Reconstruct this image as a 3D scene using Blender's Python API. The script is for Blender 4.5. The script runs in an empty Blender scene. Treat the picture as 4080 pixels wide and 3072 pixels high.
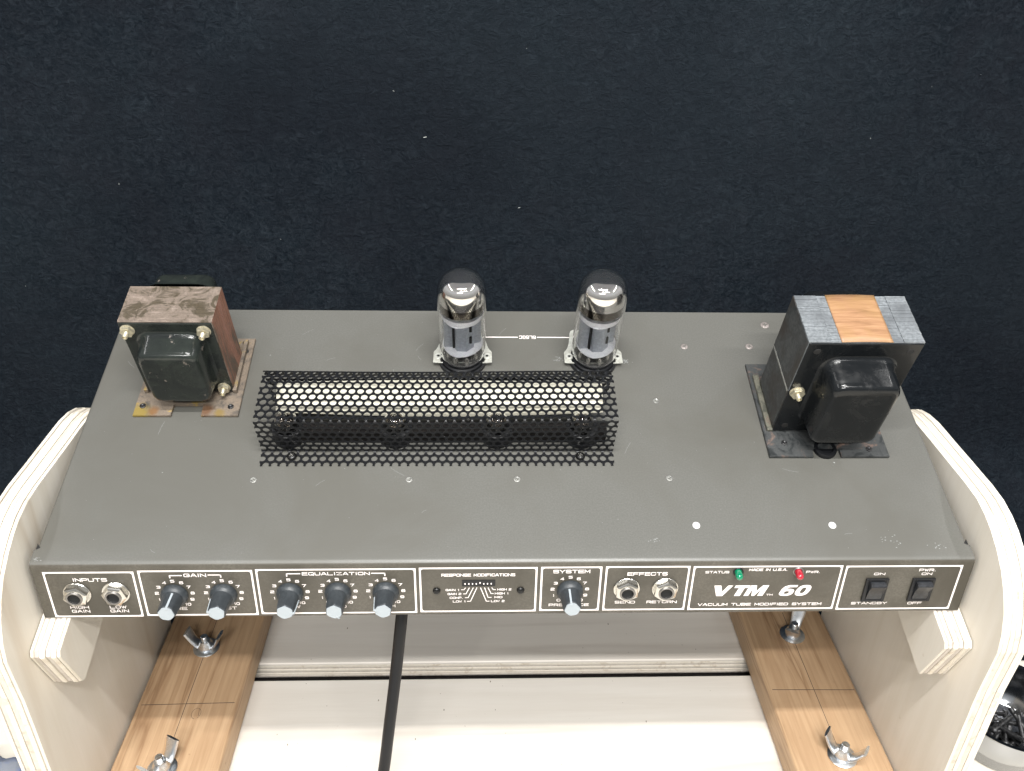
import bpy, bmesh, math, random
from mathutils import Matrix, Vector
random.seed(7)
PI = math.pi
R = math.radians
S = bpy.context.scene
COL = S.collection

# ------------------------------------------------------------------ camera
TILT = R(20.0)                       # the amplifier leans towards the viewer on its stand
TM = Matrix.Rotation(TILT, 4, 'X')
cam = bpy.data.cameras.new('camera'); camo = bpy.data.objects.new('camera', cam); COL.objects.link(camo)
cr = Vector((0.9992, -0.0237, 0.0319)); cu = Vector((-0.0024, 0.7645, 0.6446)); cf = Vector((0.0396, 0.6442, -0.7638))
m = Matrix.Identity(4)
for i in range(3):
    m[i][0] = cr[i]; m[i][1] = cu[i]; m[i][2] = -cf[i]; m[i][3] = (-0.0218, -0.2614, 0.4813)[i]
camo.matrix_world = TM @ m
cam.sensor_width = 36; cam.lens = 36 * 3422.94 / 4080; cam.clip_start = .01; cam.clip_end = 20
S.camera = camo

# ------------------------------------------------------------------ room light
w = bpy.data.worlds.new('World'); S.world = w; w.use_nodes = True
nt = w.node_tree; bg = nt.nodes['Background']
tc = nt.nodes.new('ShaderNodeTexCoord'); sx = nt.nodes.new('ShaderNodeSeparateXYZ'); rp = nt.nodes.new('ShaderNodeValToRGB')
nt.links.new(tc.outputs['Generated'], sx.inputs[0]); mr = nt.nodes.new('ShaderNodeMapRange')
mr.inputs[1].default_value = -1; mr.inputs[2].default_value = 1
nt.links.new(sx.outputs[2], mr.inputs[0]); nt.links.new(mr.outputs[0], rp.inputs[0])
e = rp.color_ramp.elements
e[0].position = 0.3; e[0].color = (.26, .25, .24, 1); e[1].position = .72; e[1].color = (.72, .74, .76, 1); k2 = rp.color_ramp.elements.new(.95); k2.color = (.34, .34, .35, 1)
k = rp.color_ramp.elements.new(.5); k.color = (.40, .40, .39, 1)
nt.links.new(rp.outputs[0], bg.inputs[0]); bg.inputs[1].default_value = .74
def area(name, loc, tgt, sx_, sy_, pw, col=(1, .985, .96)):
    l = bpy.data.lights.new(name, 'AREA'); l.shape = 'RECTANGLE'; l.size = sx_; l.size_y = sy_; l.energy = pw; l.color = col
    o = bpy.data.objects.new(name, l); COL.objects.link(o); o.location = loc
    d = (Vector(tgt) - Vector(loc)).normalized(); x = Vector((1, 0, 0)) if sx_ > sy_ else Vector((1, 0, 0))
    z = -d; x = (x - z * x.dot(z)).normalized(); y = z.cross(x)
    mm = Matrix((x, y, z)).transposed().to_4x4(); mm.translation = Vector(loc); o.matrix_world = mm
area('tube_light', (-.02, -.56, 1.5), (0, .05, 0), .85, .045, 33)
area('tube_light', (.25, -1.10, 1.45), (0, .05, 0), 1.0, .045, 30)
area('tube_light', (-.3, -1.95, 1.5), (0, .05, 0), 1.2, .05, 44)  # added strip further forward, no known lamp; brightens the shaded rear board
area('tube_light', (-1.15, -.25, 1.35), (0, .05, 0), .05, 1.1, 5.5)
area('tube_light', (1.15, -.25, 1.35), (0, .05, 0), .05, 1.1, 5.5)
S.view_settings.view_transform = 'Standard'; S.view_settings.look = 'None'
S.view_settings.exposure = 0; S.view_settings.gamma = 1

# ------------------------------------------------------------------ materials
def mat(name, col, rough=.5, metal=0, spec=.5, **kw):
    mt = bpy.data.materials.new(name); mt.use_nodes = True
    b = mt.node_tree.nodes['Principled BSDF']
    b.inputs['Base Color'].default_value = (*col, 1); b.inputs['Roughness'].default_value = rough
    b.inputs['Metallic'].default_value = metal; b.inputs['Specular IOR Level'].default_value = spec
    for k_, v in kw.items(): b.inputs[k_.replace('_', ' ')].default_value = v
    return mt
def nodes(mt): return mt.node_tree, mt.node_tree.nodes['Principled BSDF']
def coords(nt, scale=(1, 1, 1), rot=(0, 0, 0)):
    t = nt.nodes.new('ShaderNodeTexCoord'); mp = nt.nodes.new('ShaderNodeMapping')
    mp.inputs['Scale'].default_value = scale; mp.inputs['Rotation'].default_value = rot
    nt.links.new(t.outputs['Object'], mp.inputs[0]); return mp.outputs[0]
def noise(nt, vec, scale, detail=4, rough=.6, dist=0):
    n = nt.nodes.new('ShaderNodeTexNoise'); n.inputs['Scale'].default_value = scale; n.inputs['Detail'].default_value = detail
    n.inputs['Roughness'].default_value = rough; n.inputs['Distortion'].default_value = dist
    nt.links.new(vec, n.inputs['Vector']); return n.outputs['Fac']
def ramp(nt, fac, stops):
    r = nt.nodes.new('ShaderNodeValToRGB'); nt.links.new(fac, r.inputs[0]); el = r.color_ramp.elements
    while len(el) < len(stops): el.new(.5)
    for e_, (p_, c_) in zip(el, stops):
        e_.position = p_; e_.color = (*c_, 1) if len(c_) == 3 else c_
    return r.outputs[0]
def mixc(nt, fac, a, b, mode='MIX'):
    mx = nt.nodes.new('ShaderNodeMix'); mx.data_type = 'RGBA'; mx.blend_type = mode
    for s_, v in ((0, fac), (6, a), (7, b)):
        if isinstance(v, (int, float)): mx.inputs[s_].default_value = v
        elif isinstance(v, tuple): mx.inputs[s_].default_value = (*v, 1)
        else: nt.links.new(v, mx.inputs[s_])
    return mx.outputs[2]
def bump(nt, b, h, strength=.3, dist=.001):
    bp = nt.nodes.new('ShaderNodeBump'); bp.inputs['Strength'].default_value = strength; bp.inputs['Distance'].default_value = dist
    nt.links.new(h, bp.inputs['Height']); nt.links.new(bp.outputs[0], b.inputs['Normal'])
def speck(mt, base, c2, scale=300, lo=.45, hi=.6, big=None, bscale=12, r0=None, r1=None, bmp=.15, bdist=.0004, stretch=(1, 1, 1)):
    """base colour broken by a fine and a broad noise; roughness varies with the broad one"""
    nt, b = nodes(mt); v = coords(nt, stretch)
    n1 = noise(nt, v, scale); c = ramp(nt, n1, [(lo, base), (hi, c2)])
    n2 = noise(nt, v, bscale, 5, .6, .5)
    if big: c = mixc(nt, ramp(nt, n2, [(.42, (0, 0, 0)), (.62, (1, 1, 1))]), c, big)
    nt.links.new(c, b.inputs['Base Color'])
    if r0 is not None: nt.links.new(ramp(nt, n2, [(.35, (r0,) * 3), (.65, (r1,) * 3)]), b.inputs['Roughness'])
    if bmp: bump(nt, b, n1, bmp, bdist)
    return mt

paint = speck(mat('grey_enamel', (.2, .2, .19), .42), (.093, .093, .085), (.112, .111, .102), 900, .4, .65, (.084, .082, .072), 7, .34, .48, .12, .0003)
paint_face_shade = speck(mat('grey_enamel_shaded', (.14, .13, .12), .45), (.064, .058, .046), (.088, .080, .066), 700, .4, .65, (.050, .045, .035), 18, .36, .5, .15, .0003)  # same enamel as the deck, darkened to carry the front face's shade
ink = mat('white_ink', (.83, .77, .75), .5)
bare = speck(mat('bare_aluminium', (.6, .6, .58), .35, .9), (.5, .5, .48), (.75, .75, .72), 800)
blk = mat('black_plastic', (.008, .0085, .010), .42, 0, .35)
blkhole = mat('hole_dark', (.006, .006, .006), .8)
knobm = speck(mat('knob_plastic', (.04, .05, .06), .42), (.022, .027, .031), (.032, .038, .043), 500, .4, .6, (.018, .022, .026), 60, .40, .52, .08)
capm = mat('knob_cap_grey', (.31, .345, .37), .45)
chrome = mat('nickel', (.60, .585, .55), .24, 1)
zinc = speck(mat('zinc_plate', (.6, .63, .65), .3, 1), (.74, .77, .80), (.88, .90, .92), 260, .35, .65, (.62, .66, .70), 90, .25, .42, .1)
ledg = mat('green_lens', (.0, .20, .095), .2, 0, .5, Transmission_Weight=.15, Coat_Weight=.6)
ledr = mat('red_lens', (.38, .012, .028), .2, 0, .5, Transmission_Weight=.15, Coat_Weight=.6)
perf = speck(mat('black_powder_coat', (.006, .006, .007), .34, 0, .3), (.0045, .005, .006), (.008, .0085, .010), 800, .4, .6, None, 12, None, None, .2, .0002)
brass = speck(mat('dull_brass_nut', (.5, .46, .32), .4, .8), (.50, .46, .34), (.62, .58, .46), 700)
glass = mat('clear_glass', (1, 1, 1), .01, 0, .5, Transmission_Weight=1, IOR=1.45)
getter = mat('getter_mirror', (.88, .85, .81), .05, .972)
getter2 = mat('getter_brown', (.17, .145, .12), .10, 1)
platem = speck(mat('grey_anode', (.25, .28, .33), .5, .3), (.36, .39, .43), (.44, .47, .52), 500)
mica = speck(mat('mica', (.62, .63, .66), .5), (.74, .75, .80), (.86, .87, .90), 900, .4, .6)
saddle = speck(mat('tarnished_zinc', (.52, .53, .5), .5, .35), (.50, .51, .47), (.62, .63, .58), 500, .4, .65, (.40, .40, .36), 120, .4, .6, .2)
white_sheet = mat('polished_shield', (.68, .655, .55), .4, .0)
darkstrip = speck(mat('dark_matte', (.02, .019, .018), .8, 0, .2), (.007, .006, .006), (.013, .011, .010), 300)
rubber = mat('black_rubber', (.004, .0045, .006), .45, 0, .35)
steel = mat('stainless', (.42, .43, .45), .14, 1)
darkbolt = speck(mat('blackened_steel', (.03, .03, .032), .4, .6), (.02, .02, .022), (.06, .06, .06), 400)
bluecl = speck(mat('blue_cloth', (.08, .13, .34), .8), (.07, .12, .32), (.12, .18, .42), 300, .4, .6, (.22, .24, .28), 30)

# transformer black, glossy japanned with dust and grey bloom
tblk = mat('black_japan', (.012, .014, .016), .22, 0, .32)
nt, b = nodes(tblk); v = coords(nt)
d1 = noise(nt, v, 900, 3); d2 = noise(nt, v, 45, 5, .65, 1.0)
msk = ramp(nt, d2, [(.56, (0, 0, 0)), (.80, (.10, .10, .10))])
c = mixc(nt, msk, (.006, .007, .008), ramp(nt, d1, [(.4, (.02, .021, .021)), (.7, (.11, .105, .095))]))
nt.links.new(c, b.inputs['Base Color']); nt.links.new(ramp(nt, d2, [(.45, (.14,) * 3), (.78, (.5,) * 3)]), b.inputs['Roughness']); bump(nt, b, d2, .12, .0008)
# rusted version of the same for the small one
tblk2 = mat('black_japan_scuffed', (.02, .025, .022), .25, 0, .38)
nt, b = nodes(tblk2); v = coords(nt)
d1 = noise(nt, v, 700, 4); d2 = noise(nt, v, 38, 6, .7, 1.6); d3 = noise(nt, v, 90, 5, .7)
c = mixc(nt, ramp(nt, d2, [(.35, (0, 0, 0)), (.6, (1, 1, 1))]), (.010, .012, .012), (.018, .022, .019))
c = mixc(nt, ramp(nt, d3, [(.65, (0, 0, 0)), (.72, (1, 1, 1))]), c, (.22, .185, .16))
nt.links.new(c, b.inputs['Base Color']); nt.links.new(ramp(nt, d3, [(.63, (.16,) * 3), (.74, (.75,) * 3)]), b.inputs['Roughness']); bump(nt, b, d3, .25, .0008)
def rusty(name, c0, c1, c2, sc=55, stretch=(1, 1, 1), rough=.6, lam=None):
    mt = mat(name, c0, rough, .1); nt, b = nodes(mt); v = coords(nt, stretch); v0 = coords(nt)
    a = noise(nt, v, sc, 6, .65, 1.2); f = noise(nt, v0, 800, 3)
    c = ramp(nt, a, [(.44, c0), (.50, c1), (.56, c1), (.62, c2)] if lam else [(.38, c0), (.48, c1), (.56, c1), (.68, c2)])
    c = mixc(nt, .35, c, ramp(nt, f, [(.3, (.05, .04, .035)), (.7, (.6, .52, .46))]), 'SOFT_LIGHT')
    nt.links.new(c, b.inputs['Base Color']); nt.links.new(ramp(nt, a, [(.35, (.42,) * 3), (.6, (.75,) * 3)]), b.inputs['Roughness'])
    bump(nt, b, a, .35, .0012); return mt
rust_top = rusty('rusted_laminations', (.075, .062, .043), (.165, .135, .112), (.225, .185, .158), 62, (.9, 1.2, 1), .6, True)
rust_side = rusty('copper_rust', (.10, .07, .05), (.29, .145, .10), (.36, .20, .16), 24, (1, 3, .6))
rust_base = rusty('rusted_plate', (.085, .078, .07), (.17, .14, .11), (.36, .25, .04), 40)
nt, b = nodes(rust_base)      # yellow varnish spill at the front left corner, brown one right of the notch
bc = b.inputs['Base Color'].links[0].from_socket; v = coords(nt); wob = noise(nt, v, 90, 4, .6)
for (px_, py_, rad_, colr) in ((-.2585, .1165, .0125, (.19, .135, .018)), (-.2490, .1185, .0060, (.15, .07, .02)), (-.2120, .1190, .0085, (.10, .045, .018)), (-.2035, .1170, .0060, (.17, .115, .03))):
    ds_ = nt.nodes.new('ShaderNodeVectorMath'); ds_.operation = 'DISTANCE'; ds_.inputs[1].default_value = (px_, py_, .002); nt.links.new(v, ds_.inputs[0])
    m1 = nt.nodes.new('ShaderNodeMath'); m1.operation = 'MULTIPLY_ADD'; m1.inputs[1].default_value = -1 / rad_; m1.inputs[2].default_value = .55; nt.links.new(ds_.outputs['Value'], m1.inputs[0])
    m2 = nt.nodes.new('ShaderNodeMath'); m2.operation = 'ADD'; nt.links.new(m1.outputs[0], m2.inputs[0]); nt.links.new(wob, m2.inputs[1])
    bc = mixc(nt, ramp(nt, m2.outputs[0], [(.22, (0, 0, 0)), (.70, (.85, .85, .85))]), bc, colr)
nt.links.new(bc, b.inputs['Base Color'])
dark_base = rusty('dark_stained_plate', (.02, .024, .026), (.045, .05, .052), (.16, .11, .09), 70)
lamgrey = speck(mat('grey_laminations', (.1, .11, .12), .5, .2), (.15, .165, .178), (.26, .28, .295), 500, .35, .65, (.12, .13, .14), 40, .4, .6, .3)
lamdark = speck(mat('dark_core', (.03, .033, .035), .45), (.022, .025, .027), (.06, .064, .066), 500, .4, .65, (.035, .03, .026), 40, .35, .6, .25)
tape = mat('varnished_paper', (.45, .22, .08), .45)
nt, b = nodes(tape); v = coords(nt, (6, 60, 1)); a = noise(nt, v, 7, 5, .6, .6); v2 = coords(nt); a2 = noise(nt, v2, 45, 4)
c = ramp(nt, a, [(.3, (.19, .10, .05)), (.5, (.29, .16, .085)), (.7, (.36, .215, .12))])
c = mixc(nt, ramp(nt, a2, [(.45, (0, 0, 0)), (.7, (.6, .6, .6))]), c, (.27, .165, .06)); nt.links.new(c, b.inputs['Base Color'])

def wood(name, cols, axis='Y', fine=1.0, rough=.55, ringscale=30, contrast=1):
    mt = mat(name, cols[0], rough); nt, b = nodes(mt)
    st = {'X': (.05, 1, 1), 'Y': (1, .05, 1), 'Z': (1, 1, .05)}[axis]
    v = coords(nt, st); a = noise(nt, v, ringscale, 3, .55, .4); f = noise(nt, v, 420, 4, .7)
    c = ramp(nt, a, [(.3, cols[0]), (.45, cols[1]), (.5, cols[0]), (.6, cols[1]), (.64, cols[2]), (.7, cols[0])])
    c = mixc(nt, .25 * fine, c, ramp(nt, f, [(.35, cols[2]), (.65, cols[0])]))
    vb = coords(nt); sp = noise(nt, vb, 130, 2, .5)
    c = mixc(nt, ramp(nt, sp, [(.76, (0, 0, 0)), (.80, (.6, .6, .6))]), c, cols[2])
    st2 = noise(nt, vb, 6, 4, .6, .8)
    c = mixc(nt, ramp(nt, st2, [(.35, (0, 0, 0)), (.75, (.4, .4, .4))]), c, cols[1])
    nt.links.new(c, b.inputs['Base Color']); bump(nt, b, f, .12, .0004); return mt
fir = wood('fir_timber', ((.475, .325, .195), (.375, .24, .135), (.235, .135, .07)), 'Y', 1, .55, 75)
fir_side = wood('fir_timber_side', ((.53, .365, .22), (.43, .28, .16), (.28, .165, .09)), 'Y', 1, .55, 120)
birch = wood('birch_ply_face', ((.69, .65, .58), (.635, .59, .51), (.52, .45, .36)), 'Z', .5, .5, 14)
board = wood('pale_ply_board', ((.74, .70, .64), (.69, .645, .58), (.55, .50, .44)), 'X', .6, .5, 18)
ply_l = wood('ply_edge_light', ((.70, .655, .575), (.64, .59, .50), (.50, .43, .34)), 'Y', .5, .6, 60)
ply_m = wood('ply_edge_mid', ((.60, .555, .485), (.54, .49, .41), (.40, .34, .27)), 'Y', .7, .6, 70)
ply_d = wood('ply_edge_dark', ((.56, .52, .47), (.50, .45, .40), (.36, .31, .26)), 'Y', .9, .65, 90)
pencil = mat('pencil_mark', (.07, .05, .04), .8)
benchm = wood('bench_laminate', ((.70, .66, .58), (.68, .64, .56), (.60, .56, .50)), 'X', .4, .45, 10)
# felt
felt = mat('black_felt', (.02, .024, .03), 1, 0, 0)
nt, b = nodes(felt); v = coords(nt)
f1 = noise(nt, v, 150, 6, .8, 1.5); f2 = noise(nt, v, 14, 5, .65, 1.0); f3 = noise(nt, v, 4.2, 4, .55, .8)
vs = coords(nt, (1, 1, 1.25)); f4 = noise(nt, vs, 75, 5, .7, 1.5)
c = ramp(nt, f1, [(.32, (.0042, .0062, .0090)), (.5, (.0115, .0155, .0205)), (.68, (.0250, .0320, .0400))])
c = mixc(nt, ramp(nt, f2, [(.38, (.0,) * 3), (.68, (.45,) * 3)]), c, (.0150, .0162, .0210))
c = mixc(nt, ramp(nt, f4, [(.50, (0,) * 3), (.72, (.6,) * 3)]), c, (.0210, .0280, .0355))
c = mixc(nt, ramp(nt, f3, [(.4, (0,) * 3), (.7, (.6,) * 3)]), c, (.0088, .0108, .0145))
c = mixc(nt, ramp(nt, noise(nt, v, 1.9, 3, .5, .3), [(.50, (0,) * 3), (.70, (.3,) * 3)]), c, (.024, .032, .039))
nt.links.new(c, b.inputs['Base Color'])
ad = nt.nodes.new('ShaderNodeMath'); ad.operation = 'ADD'; nt.links.new(f1, ad.inputs[0]); nt.links.new(f4, ad.inputs[1])
bump(nt, b, ad.outputs[0], .75, .006)
lint = mat('pale_lint', (.5, .52, .5), .8)

# ------------------------------------------------------------------ mesh helpers
def link(name, bm, m_, parent=None, smooth=False, ang=40):
    me = bpy.data.meshes.new(name)
    bmesh.ops.recalc_face_normals(bm, faces=bm.faces)
    bm.to_mesh(me); bm.free()
    for mm in (m_ if isinstance(m_, (list, tuple)) else [m_]): me.materials.append(mm)
    if smooth:
        me.polygons.foreach_set('use_smooth', [True] * len(me.polygons))
        me.set_sharp_from_angle(angle=R(ang))
    o = bpy.data.objects.new(name, me); COL.objects.link(o)
    if parent: o.parent = parent
    return o
def dup(o, parent=None, M=None, label=None):
    c_ = o.copy(); COL.objects.link(c_)
    if parent is not None: c_.parent = parent
    if M is not None: c_.matrix_local = M
    if label: c_['label'] = label
    for ch in list(o.children):
        dup(ch, c_)
    return c_
def empty(name, label=None, cat=None, group=None, parent=None, M=None):
    o = bpy.data.objects.new(name, None); COL.objects.link(o); o.empty_display_size = .02
    if parent: o.parent = parent
    if M is not None: o.matrix_local = M
    if label: o['label'] = label
    if cat: o['category'] = cat
    if group: o['group'] = group
    return o
def tag(o, label, cat, group=None):
    o['label'] = label; o['category'] = cat
    if group: o['group'] = group
    return o
def box(bm, x0, x1, y0, y1, z0, z1, bev=0, seg=2, mi=0):
    r = bmesh.ops.create_cube(bm, size=1, matrix=Matrix.Translation(((x0 + x1) / 2, (y0 + y1) / 2, (z0 + z1) / 2)) @ Matrix.Diagonal((x1 - x0, y1 - y0, z1 - z0, 1)))
    vs_ = r['verts']; fs = set(f for v_ in vs_ for f in v_.link_faces)
    for f in fs: f.material_index = mi
    if bev:
        es = list(set(e_ for v_ in vs_ for e_ in v_.link_edges))
        bmesh.ops.bevel(bm, geom=es, offset=bev, segments=seg, affect='EDGES', profile=.5)
    return bm
def lathe(bm, prof, n=32, M=None, mi=0, capb=False, capt=False, phase=0):
    rings = []
    for (r_, z_) in prof:
        if r_ < 1e-7: rings.append([bm.verts.new((0, 0, z_))]); continue
        rings.append([bm.verts.new((r_ * math.cos(2 * PI * i / n + phase), r_ * math.sin(2 * PI * i / n + phase), z_)) for i in range(n)])
    for a_, b_ in zip(rings, rings[1:]):
        for i in range(n):
            j = (i + 1) % n
            if len(a_) == 1 and len(b_) == 1: continue
            if len(a_) == 1: f = bm.faces.new((a_[0], b_[j], b_[i]))
            elif len(b_) == 1: f = bm.faces.new((a_[i], a_[j], b_[0]))
            else: f = bm.faces.new((a_[i], a_[j], b_[j], b_[i]))
            f.material_index = mi
    if capb and len(rings[0]) > 1: bm.faces.new(rings[0]).material_index = mi
    if capt and len(rings[-1]) > 1: bm.faces.new(rings[-1]).material_index = mi
    if M is not None:
        bmesh.ops.transform(bm, matrix=M, verts=[v_ for r_ in rings for v_ in r_])
    return bm
def prism(bm, pts, z0, z1, M=None, mi=0, bev=0):
    """extrude a 2-D outline"""
    a_ = [bm.verts.new((x, y, z0)) for x, y in pts]; b_ = [bm.verts.new((x, y, z1)) for x, y in pts]
    f1_ = bm.faces.new(a_); f2_ = bm.faces.new(b_); fs = [f1_, f2_]
    for i in range(len(pts)):
        j = (i + 1) % len(pts); fs.append(bm.faces.new((a_[i], a_[j], b_[j], b_[i])))
    for f in fs: f.material_index = mi
    vs_ = a_ + b_
    if bev:
        r = bmesh.ops.bevel(bm, geom=list(f1_.edges) + list(f2_.edges), offset=bev, segments=2, affect='EDGES')
        vs_ = list(set([v_ for v_ in vs_ if v_.is_valid] + r['verts']))
    if M is not None: bmesh.ops.transform(bm, matrix=M, verts=[v_ for v_ in vs_ if v_.is_valid])
    return bm
def tube(bm, pts, rad, n=12, mi=0, cap=True):
    pts = [Vector(p_) for p_ in pts]; rings = []; a_ = None
    for i, p_ in enumerate(pts):
        t = (pts[min(i + 1, len(pts) - 1)] - pts[max(i - 1, 0)]).normalized()
        if a_ is None: a_ = t.cross(Vector((0, 0, 1)) if abs(t.z) < .9 else Vector((0, 1, 0)))
        a_ = (a_ - t * a_.dot(t)).normalized(); b_ = t.cross(a_)
        r_ = rad[i] if isinstance(rad, (list, tuple)) else rad
        rings.append([bm.verts.new(p_ + r_ * (a_ * math.cos(2 * PI * k_ / n) + b_ * math.sin(2 * PI * k_ / n))) for k_ in range(n)])
    for q_, w_ in zip(rings, rings[1:]):
        for i in range(n):
            bm.faces.new((q_[i], q_[(i + 1) % n], w_[(i + 1) % n], w_[i])).material_index = mi
    if cap:
        bm.faces.new(rings[0]); bm.faces.new(rings[-1])
    return bm
def spline(pts, n=8):
    out = []; P = [Vector(p_) for p_ in pts]; P = [P[0] * 2 - P[1]] + P + [P[-1] * 2 - P[-2]]
    for i in range(1, len(P) - 2):
        for k_ in range(n):
            t = k_ / n; a_, b_, c_, d_ = P[i - 1:i + 3]
            out.append(.5 * ((2 * b_) + (c_ - a_) * t + (2 * a_ - 5 * b_ + 4 * c_ - d_) * t * t + (3 * b_ - a_ - 3 * c_ + d_) * t ** 3))
    out.append(P[-2]); return out
T = Matrix.Translation
def RX(a): return Matrix.Rotation(R(a), 4, 'X')
def RY(a): return Matrix.Rotation(R(a), 4, 'Y')
def RZ(a): return Matrix.Rotation(R(a), 4, 'Z')
def rrect(x0, x1, y0, y1, r, n=5):
    pts = []
    for cx, cy, a0 in ((x1 - r, y1 - r, 0), (x0 + r, y1 - r, 90), (x0 + r, y0 + r, 180), (x1 - r, y0 + r, 270)):
        for i in range(n + 1):
            a = R(a0 + 90 * i / n); pts.append((cx + r * math.cos(a), cy + r * math.sin(a)))
    return pts

# ================================================================== SETTING
HB = -.262
bm = bmesh.new()
vv = [bm.verts.new(p_) for p_ in ((-3, -1.6, HB), (3, -1.6, HB), (3, 1.2, HB), (-3, 1.2, HB))]
bm.faces.new(vv)
o = link('bench_top', bm, benchm); o['kind'] = 'structure'
# felt: lies on the bench behind the stand, sweeps up into a hanging backdrop
bm = bmesh.new(); prof = [(.175, HB + .004), (.20, HB + .005), (.26, HB + .006)]
for i in range(9):
    a = R(90 * i / 8); prof.append((.30 + .1 * math.sin(a), HB + .106 - .1 * math.cos(a)))
prof += [(.401, z_ * .1) for z_ in range(-1, 17)]
NX = 90; rows = []
for j, (y_, z_) in enumerate(prof):
    row = []
    for i in range(NX + 1):
        x_ = -1.6 + 3.2 * i / NX
        wv = .004 * math.sin(x_ * 7 + z_ * 3) + .003 * math.sin(x_ * 17 - z_ * 9 + 2) if j > 3 else 0
        yy = y_ + wv - (.035 * max(0, x_ - .3) / .3 if j == 0 and x_ > .3 else 0)
        row.append(bm.verts.new((x_, yy, z_)))
    rows.append(row)
for a_, b_ in zip(rows, rows[1:]):
    for i in range(NX): bm.faces.new((a_[i], a_[i + 1], b_[i + 1], b_[i]))
o = link('felt_backdrop', bm, felt, smooth=True, ang=80); o['kind'] = 'structure'
md = o.modifiers.new('thick', 'SOLIDIFY'); md.thickness = .002; md.offset = 1

# lint on the felt
bm = bmesh.new()
for i in range(60):
    x_ = random.uniform(-.7, .8); z_ = random.uniform(-.1, 1.0); y_ = .401 + .004 * math.sin(x_ * 7 + z_ * 3) + .003 * math.sin(x_ * 17 - z_ * 9 + 2) - .0035
    s_ = random.choice([.0002, .0003, .0004, .0006]); a = random.uniform(0, PI)
    p0 = Vector((x_, y_, z_)); dv = Vector((math.cos(a), 0, math.sin(a)))
    tube(bm, [p0, p0 + dv * s_ * random.choice([1.5, 2, 5]), ], s_ * .5, 4)
o = link('lint', bm, lint); o['kind'] = 'stuff'

# ================================================================== STAND
stand = empty('amplifier_stand', 'pale plywood and timber cradle holding the grey amplifier tilted on the bench', 'stand')
stand.location = (0, .07, HB)
SI = T((0, -.07, -HB))
def sp(name, bm, m_, **kw):
    o = link(name, bm, m_, stand, **kw); o.matrix_local = SI; return o
outline = [(-.040, HB + .001), (-.040, -.075), (-.0415, -.052), (-.0425, -.038), (-.0400, -.026), (-.0350, -.0125), (-.0285, -.001),
           (-.0200, .0085), (-.0095, .0170), (.0010, .0233), (.0110, .0280), (.0230, .0310), (.0380, .0318), (.115, .0322),
           (.1280, .0310), (.1400, .0275), (.1500, .0215), (.1580, .0125), (.1640, .0), (.1680, -.015), (.1700, -.04), (.1700, HB + .001)]
def ply_stack(name, pts, xs, parent, M, seed, dark=None, bev=.0004):
    dark = dark or ply_d
    """one sheet of plywood: a stack of plies, each its own piece"""
    rnd = random.Random(seed); n = len(xs) - 1
    cx = sum(p_[0] for p_ in pts) / len(pts); cy = sum(p_[1] for p_ in pts) / len(pts)
    root = empty(name, parent=parent)
    for k_ in range(n):
        outer = k_ in (0, n - 1); ins = rnd.choice([0, .0002, .0004]) + (.0005 if k_ % 2 else 0)
        ring = []
        for (a_, b_) in pts:
            dx, dy = cx - a_, cy - b_; L = math.hypot(dx, dy); ii = ins + (rnd.random() * .0003)
            ring.append((a_ + dx / L * ii, b_ + dy / L * ii))
        bm = bmesh.new(); prism(bm, ring, 0, (xs[k_ + 1] - xs[k_]) - .00035, bev=bev)
        # outline axes (y,z), extruded along x
        MM = Matrix(((0, 0, 1, xs[k_]), (1, 0, 0, 0), (0, 1, 0, 0), (0, 0, 0, 1)))
        bmesh.ops.transform(bm, matrix=M @ MM, verts=bm.verts)
        mm = birch if outer else (ply_l if k_ % 2 == 0 else dark)
        link('ply', bm, [mm, ply_l], root)
    return root
# finer outline for curve smoothness
def dens(pts):
    q = []
    for a_, b_ in zip(pts, pts[1:] + pts[:1]):
        L = math.hypot(a_[0] - b_[0], a_[1] - b_[1]); n = max(1, int(L / .012))
        for i in range(n): q.append((a_[0] + (b_[0] - a_[0]) * i / n, a_[1] + (b_[1] - a_[1]) * i / n))
    return q
def edges_x(x0, t, sgn, fr): return sorted([x0 + sgn * t * f for f in fr])
FR7 = [0, .13, .31, .50, .69, .87, 1]
lp = ply_stack('side_panel', dens(outline), edges_x(-.2995, .0185, -1, FR7), stand, SI, 3, ply_m)
rp_ = ply_stack('side_panel', dens(outline), edges_x(.2995, .0185, 1, [0, .12, .33, .50, .70, .88, 1]), stand, SI, 4, ply_m)
# support blocks: bars under the chassis, square to its tilted bottom
FACE_D = Vector((0, -.0158, -.0403)).normalized()
zb = -.0415
def barprof(r=.006):
    y0, y1, z1, z0 = -.0405, .165, zb, zb - .0465
    return [(y0 + .003, z1), (y1, z1), (y1, z0), (y0 + r * .6, z0), (y0 + r * .2, z0 + .002), (y0, z0 + r * .7), (y0, z1 - .003)]
ply_stack('support_block', barprof(), edges_x(-.2993, .0185, 1, FR7), stand, SI @ TM, 5)
ply_stack('support_block', barprof(.002), edges_x(.2993, .0185, -1, FR7), stand, SI @ TM, 6)
# rails
for x0, x1, zt in ((-.2978, -.2165, -.215), (.2225, .2983, -.2135)):
    bm = bmesh.new(); box(bm, x0, x1, -.13, .30, -.2425, zt, .0035, 3)
    for f in bm.faces:
        if abs(f.normal.x) > .7: f.material_index = 1
    sp('rail', bm, [fir, fir_side], smooth=True)
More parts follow.
